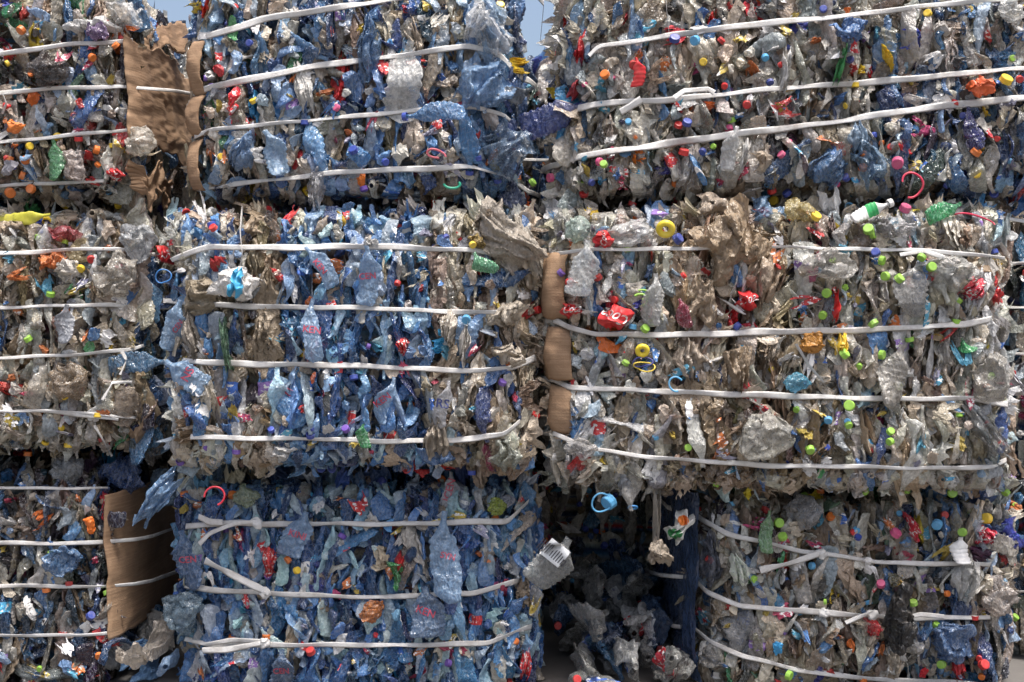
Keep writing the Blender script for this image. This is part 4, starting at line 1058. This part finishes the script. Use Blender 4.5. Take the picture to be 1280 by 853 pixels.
# a few caps one can point at, in their places
for b, px, py, kc, rad in [('MR', 1100, 325, 'lime', .016), ('MR', 1108, 345, 'lime', .015), ('MR', 1122, 350, 'lime', .016), ('MR', 1153, 320, 'lime', .015), ('MR', 1163, 334, 'lime', .016), ('MR', 1034, 366, 'lime', .016),
        ('MR', 1029, 393, 'lime', .014), ('MR', 1090, 402, 'lime', .017), ('MR', 1053, 444, 'lime', .017), ('MR', 1100, 443, 'lime', .016), ('MR', 1062, 507, 'lime', .018), ('MR', 1086, 288, 'lime', .018),
        ('MR', 1112, 540, 'lime', .013), ('MR', 1114, 551, 'lime', .013), ('MR', 1060, 530, 'lime', .013), ('MR', 1082, 614, 'lime', .016), ('MR', 1190, 616, 'lime', .017), ('MR', 1132, 612, 'lime', .014), ('MR', 1012, 560, 'lime', .015),
        ('MR', 1095, 316, 'blue', .015), ('MR', 755, 297, 'red', .018), ('MR', 845, 300, 'blue', .018), ('MR', 712, 352, 'red', .016), ('MR', 700, 342, 'violet', .014), ('MR', 731, 366, 'blue', .015), ('MR', 805, 412, 'lime', .015),
        ('MR', 781, 455, 'lime', .013), ('MR', 853, 345, 'red', .011), ('MR', 668, 520, 'red', .016), ('TR', 843, 50, 'blue', .018), ('TR', 870, 50, 'sky', .017), ('TR', 900, 52, 'red', .013), ('TR', 792, 80, 'red', .016), ('TR', 757, 94, 'orange', .016),
        ('TR', 858, 155, 'blue', .016), ('TR', 1122, 202, 'pink', .020), ('TR', 1218, 192, 'orange', .018), ('TR', 1221, 217, 'yellow', .020), ('TR', 1256, 102, 'yellow', .022), ('TR', 854, 193, 'red', .017), ('TR', 748, 202, 'pink', .014), ('TR', 755, 206, 'lime', .013),
        ('TR', 690, 222, 'pink', .016), ('TR', 698, 232, 'red', .018), ('TR', 664, 229, 'lime', .014), ('TR', 730, 243, 'red', .016), ('TR', 965, 240, 'red', .016), ('TR', 968, 250, 'yellow', .016), ('TR', 985, 243, 'blue', .016),
        ('TM', 422, 135, 'pink', .013), ('TM', 443, 189, 'blue', .016), ('TM', 481, 202, 'blue', .013), ('TM', 625, 8, 'yellow', .015), ('TL', 28, 36, 'orange', .016), ('TL', 146, 58, 'orange', .013), ('TL', 114, 71, 'orange', .014), ('TL', 12, 240, 'orange', .018), ('TL', 40, 236, 'orange', .016),
        ('TL', 148, 258, 'yellow', .013), ('TL', 82, 255, 'yellow', .014), ('BM', 291, 616, 'orange', .016), ('BM', 370, 713, 'yellow', .013), ('BM', 362, 698, 'orange', .014), ('BM', 479, 603, 'blue', .016), ('BM', 389, 816, 'red', .016),
        ('BR', 1030, 752, 'lime', .010), ('BR', 1118, 668, 'pink', .019), ('BR', 1172, 654, 'sky', .018), ('BR', 973, 653, 'lime', .017), ('BR', 979, 672, 'lime', .016), ('BR', 1204, 665, 'lime', .015), ('BR', 1235, 648, 'yellow', .019), ('BR', 888, 698, 'red', .015), ('BR', 1228, 831, 'red', .018), ('BR', 984, 843, 'lime', .017), ('BR', 1178, 830, 'lime', .015),
        ('BR', 1101, 731, 'pink', .015), ('MM', 333, 262, 'red', .014), ('MM', 268, 286, 'red', .014), ('MM', 583, 398, 'sky', .015), ('MM', 590, 305, 'yellow', .012), ('MM', 670, 388, 'red', .014), ('MM', 650, 305, 'red', .013)]:
    cap_at(b, px, py, kc, HR, rad=rad, lift=HR.uniform(0.012, 0.034))

# ---- things lying loose on the ledges, hanging or sticking out: each a thing of its own
o, V, bv = hero('MR', 'bottle', 1088, 264, 17, 52, (0.74, 0.74, 0.72), 66, mat=M_HARD, top=True, name="bottle", cat="bottle", label="white and green bottle with a white cap lying on the lime capped bale", cr=.3, flat=.6, y=-0.03)
add_cap(V, 40, 26, o, HR, CAPC['white']); o.children[-1].scale = (1, 1, 1)
G = V.reshape(40, 26, 3)[16:27]; c_ = G.mean(1, keepdims=True); S = (c_ + (G - c_) * 1.04).reshape(-1, 3)
new_mesh("label", S, grid_faces(11, 26, True), M_HARD, np.broadcast_to((0.03, 0.42, 0.12), S.shape), parent=o, smooth=True)
hero('MR', 'bottle', 1178, 262, 20, 50, (0.03, 0.36, 0.12), 60, top=True, name="crushed_bottle", cat="bottle", label="crushed bright green bottle lying on the ledge right of the white and green bottle", cr=.7, y=-0.02, smooth=False)
o = cap_at('MR', 1130, 263, 'pink', HR, rad=.019, lift=.05, rot=(0.6, 0.3, 0), name="loose_cap", parent=None)
o.parent = None; o.location = o["_w"]; tag(o, "bright pink cap lying on the ledge between the white and the green bottle", "bottle cap")
o = cap_at('MR', 1018, 272, 'yellow', HR, rad=.019, lift=.06, name="loose_cap"); o.parent = None; o.location = o["_w"]; tag(o, "yellow cap on the ledge, left of the white and green bottle", "bottle cap")
hero('MR', 'wad', 1000, 262, 40, 34, (0.58, 0.48, 0.22), 0, mat=M_SHEER, top=True, name="crumpled_bottle", cat="bottle", label="crumpled yellowish clear bottle on the ledge behind the yellow cap", cr=.5, y=0.0)
hero('MR', 'wad', 722, 284, 30, 36, (0.50, 0.60, 0.54), 0, mat=M_SHEER, top=True, name="crumpled_bottle", cat="bottle", label="pale greenish crumpled bottle on the left corner of the lime capped bale", cr=.5, y=-0.02)
hero('MR', 'sheet', 1120, 285, 62, 30, (0.60, 0.59, 0.60), 10, mat=M_SHEER, top=True, name="plastic_bag", cat="plastic bag", label="clear crumpled bag draped on the ledge below the pink cap", cr=.9, folds=5, y=-0.04)
hero('TM', 'bottle', 545, 144, 20, 76, (0.10, 0.26, 0.50), -88, top=True, name="crushed_bottle", cat="bottle", label="blue bottle lying across the second lowest strap of the blue and grey top bale", cap='blue', cr=.5, y=-0.03)
hero('TM', 'bottle', 690, 146, 34, 84, (0.03, 0.06, 0.26), 70, top=True, mat=M_SHEER, name="crushed_bottle", cat="bottle", label="dark blue bottle bridging the gap between two top bales", cr=.4, y=0.10)
hero('TM', 'bottle', 640, 118, 20, 60, (0.10, 0.12, 0.14), 80, top=True, mat=M_SHEER, name="crushed_bottle", cat="bottle", label="grey smoky bottle just above the dark blue bottle in the top gap", cr=.5, y=0.06)
o, V, bv = hero('BM', 'bottle', 690, 702, 42, 74, (0.42, 0.43, 0.42), 38, top=True, mat=M_SHEER, name="clear_bottle", cat="bottle", label="clear flattened bottle with a barcode label sticking out over the dark hollow", cr=.35, y=0.06, flat=.25)
# its white label and barcode
lb = []
for (a0, a1) in ((-14, 14),):
    n, m = 12, 12
    u = np.linspace(-15, 15, m)[None]; v = np.linspace(-13, 13, n)[:, None]; t_ = math.radians(38)
    px = 694 + u * math.cos(t_) + v * math.sin(t_); py = 692 - v * math.cos(t_) + u * math.sin(t_)
    P = W(px + 0 * v, py + 0 * u, 0.02 + 0 * px).reshape(-1, 3)
    for i_ in range(len(P)):
        h = bv.ray_cast(Vector((P[i_, 0], -0.5, P[i_, 2])), Vector((0, 1, 0)))
        P[i_, 1] = (h[0].y if h[0] is not None else 0.03) - 0.003
    lo = new_mesh("label", P, grid_faces(n, m, False), M_INK, np.broadcast_to((0.66, 0.68, 0.70), P.shape), parent=o, smooth=True)
lettering(o, bv, "|||||||||||||", 692, 690, 13, (0.03, 0.03, 0.05), -38, y0=0.02, name="barcode", sx=.75)
hero('MM', 'wad', 297, 358, 58, 46, (0.82, 0.80, 0.77), 0, mat=M_FILM, top=True, name="plastic_bag", cat="plastic bag", label="milky crumpled bag with a blue print, on the central bale's second strap", cr=.45, y=-0.045, n=30, m=34)
o = bpy.data.objects["plastic_bag.001"] if "plastic_bag.001" in bpy.data.objects else bpy.data.objects["plastic_bag"]
P_, Vb, bvb = hero('MM', 'sheet', 293, 352, 15, 32, (0.06, 0.38, 0.62), 12, mat=M_INK, cr=.4, y=-0.105, name="print", folds=1)
P_.parent = o; P_.location = Vector(P_["_w"]) - Vector(o["_w"]); P_["label"] = "sky blue printed patch"
# under the overhang of the lime capped bale
o = cap_at('MR', 762, 628, 'sky', HR, rad=.026, lift=0, name="blue_lid"); o.parent = None
o.location = [float(q) for q in W(760, 628, 0.03)]; tag(o, "sky blue lid with a ring handle hanging under the lime capped bale", "bottle lid")
o["_w"] = list(o.location)
ring(752, 628, 0.02, 0.028, 0.0028, (0.10, 0.36, 0.62), "ring_handle", parent=o, hs=1.05, wob=.08)
o, V, bv = hero('MR', 'bottle', 791, 606, 24, 64, (0.56, 0.54, 0.50), 180, top=True, mat=M_SHEER, name="clear_bottle", cat="bottle", label="clear bottle hanging neck down with a blue ring, right of the sky blue lid", cr=.4, y=0.03, flat=.6)
ring(791, 634, 0.03, 0.013, 0.003, (0.06, 0.25, 0.55), "neck_ring", parent=o, tilt=(1.1, 0))
hero('MR', 'sheet', 822, 655, 12, 78, (0.50, 0.45, 0.38), 2, top=True, name="rag_strip", cat="rag", label="thin beige rag strip hanging from the lime capped bale into the dark hollow", cr=.7, y=0.05, folds=1.5)
hero('MR', 'wad', 824, 692, 32, 26, (0.44, 0.37, 0.29), 0, top=True, name="crumpled_rag", cat="rag", label="knotted brown rag at the bottom of the hanging beige strip", cr=.9, y=0.045)
o, V, bv = hero('BR', 'sheet', 852, 660, 24, 38, (0.70, 0.70, 0.66), 32, top=True, mat=M_INK, name="food_packet", cat="packet", label="small white packet with orange and green print leaning at the hollow's right side", cr=.45, y=0.07, folds=1)
for (dx, dy, w_, h_, cc, nm) in ((4, -8, 15, 12, (0.75, 0.20, 0.03), "orange_print"), (-6, 9, 17, 13, (0.04, 0.26, 0.08), "green_print")):
    t_ = np.linspace(0, 2 * math.pi, 22)[:, None]; q_ = np.linspace(0.05, 1, 6)[None]
    px = 852 + dx + w_ / 2 * np.cos(t_) * q_; py = 660 + dy + h_ / 2 * np.sin(t_) * q_
    P = W(px, py, 0.05).reshape(-1, 3)
    for i_ in range(len(P)):
        h = bv.ray_cast(Vector((P[i_, 0], -0.5, P[i_, 2])), Vector((0, 1, 0)))
        P[i_, 1] = (h[0].y if h[0] is not None else 0.07) - 0.003
    new_mesh(nm, P, grid_faces(22, 6, False), M_INK, np.broadcast_to(cc, P.shape), parent=o)
hero('BR', 'wad', 1126, 768, 34, 96, (0.012, 0.012, 0.014), 0, top=True, mat=M_FILM, name="black_rag", cat="rag", label="long black rag hanging over the middle strap of the bottom right bale", cr=.45, y=0.04)
hero('RM', 'sheet', 1262, 470, 26, 60, (0.60, 0.58, 0.62), -42, top=True, mat=M_LABEL, name="plastic_bag", cat="plastic bag", label="blue and white patterned bag poking out at the right end of the lime capped bale", cr=.8, y=0.12)

# ---- the heap of bottles on the ground inside the hollow
hr = np.random.default_rng(31)
xa, xb = W(690, 0, 0.3)[0], W(856, 0, 0.3)[0]
k_ = 0
for lay in range(4):
    for i in range([26, 18, 13, 7][lay]):
        x = hr.uniform(xa + 0.03 + lay * 0.015, xb - 0.03 - lay * 0.01); y = hr.uniform(0.06 + lay * 0.10, 0.92)
        V, n_, m_ = bottle(hr, hr.uniform(0.17, 0.26), hr.uniform(0.026, 0.040), hr.uniform(0.2, 0.5), 36, 24, 1.35)
        V = V @ rotm((hr.uniform(.7, 1.7), hr.uniform(-3, 3), hr.uniform(-3, 3))).T
        V[:, 2] -= V[:, 2].min(); V = V + np.array([x, y, 0.004 + lay * 0.062 + hr.uniform(0, 0.02)])
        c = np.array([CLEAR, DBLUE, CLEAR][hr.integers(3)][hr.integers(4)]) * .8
        o = new_mesh("crushed_bottle", V, grid_faces(n_, m_, True), M_SHEER if hr.uniform() < .6 else M_PET, np.broadcast_to(c, V.shape), smooth=bool(hr.uniform() < .6))
        tag(o, "crushed bottle in the dark heap on the ground of the hollow between the bottom bales", "bottle", "crushed bottles heaped in the dark hollow")
        if hr.uniform() < .16: add_cap(V, n_, m_, o, hr, CAPC[['red', 'blue', 'red', 'red'][hr.integers(4)]])
        if hr.uniform() < .3: add_label(V, n_, m_, o, hr, [(0.5, .5, .5), (.5, .03, .04), (.05, .12, .4)][hr.integers(3)])
# ---- loose rubbish on the ground between the two bottom left bales
fr = np.random.default_rng(41)
for i in range(26):
    px = fr.uniform(120, 215); y = fr.uniform(0.12, 0.85); p = W(px, 0, y)
    c = np.array([CLEAR, DBLUE, BLUE, BEIGE][fr.integers(4)][fr.integers(4)]) * .9
    if i % 2:
        V, n_, m_ = bottle(fr, fr.uniform(0.15, 0.22), fr.uniform(0.026, 0.036), fr.uniform(0.2, 0.6), 32, 20, .8); wr = True
    else:
        V, n_, m_ = sheet(fr, fr.uniform(0.08, 0.14), fr.uniform(0.14, 0.24), 30, 20, 2, 1.2); wr = False
    V = V @ rotm((fr.uniform(.8, 1.8), fr.uniform(-3, 3), fr.uniform(-3, 3))).T
    V[:, 2] -= V[:, 2].min(); V = V + np.array([p[0], y, 0.004 + (i % 4) * 0.03])
    o = new_mesh("crushed_bottle" if wr else "plastic_film", V, grid_faces(n_, m_, wr), M_PET if wr else M_FILM, np.broadcast_to(c, V.shape), smooth=bool(fr.uniform() < .5))
    if wr: tag(o, "crushed bottle on the ground below the large cardboard sheet", "bottle", "crushed bottles below the cardboard sheet")
    else: tag(o, "crumpled film scrap on the ground below the large cardboard sheet", "plastic film", "film scraps below the cardboard sheet")
# HERO_END
for o in list(bpy.data.objects):
    if "_w" in o: del o["_w"]
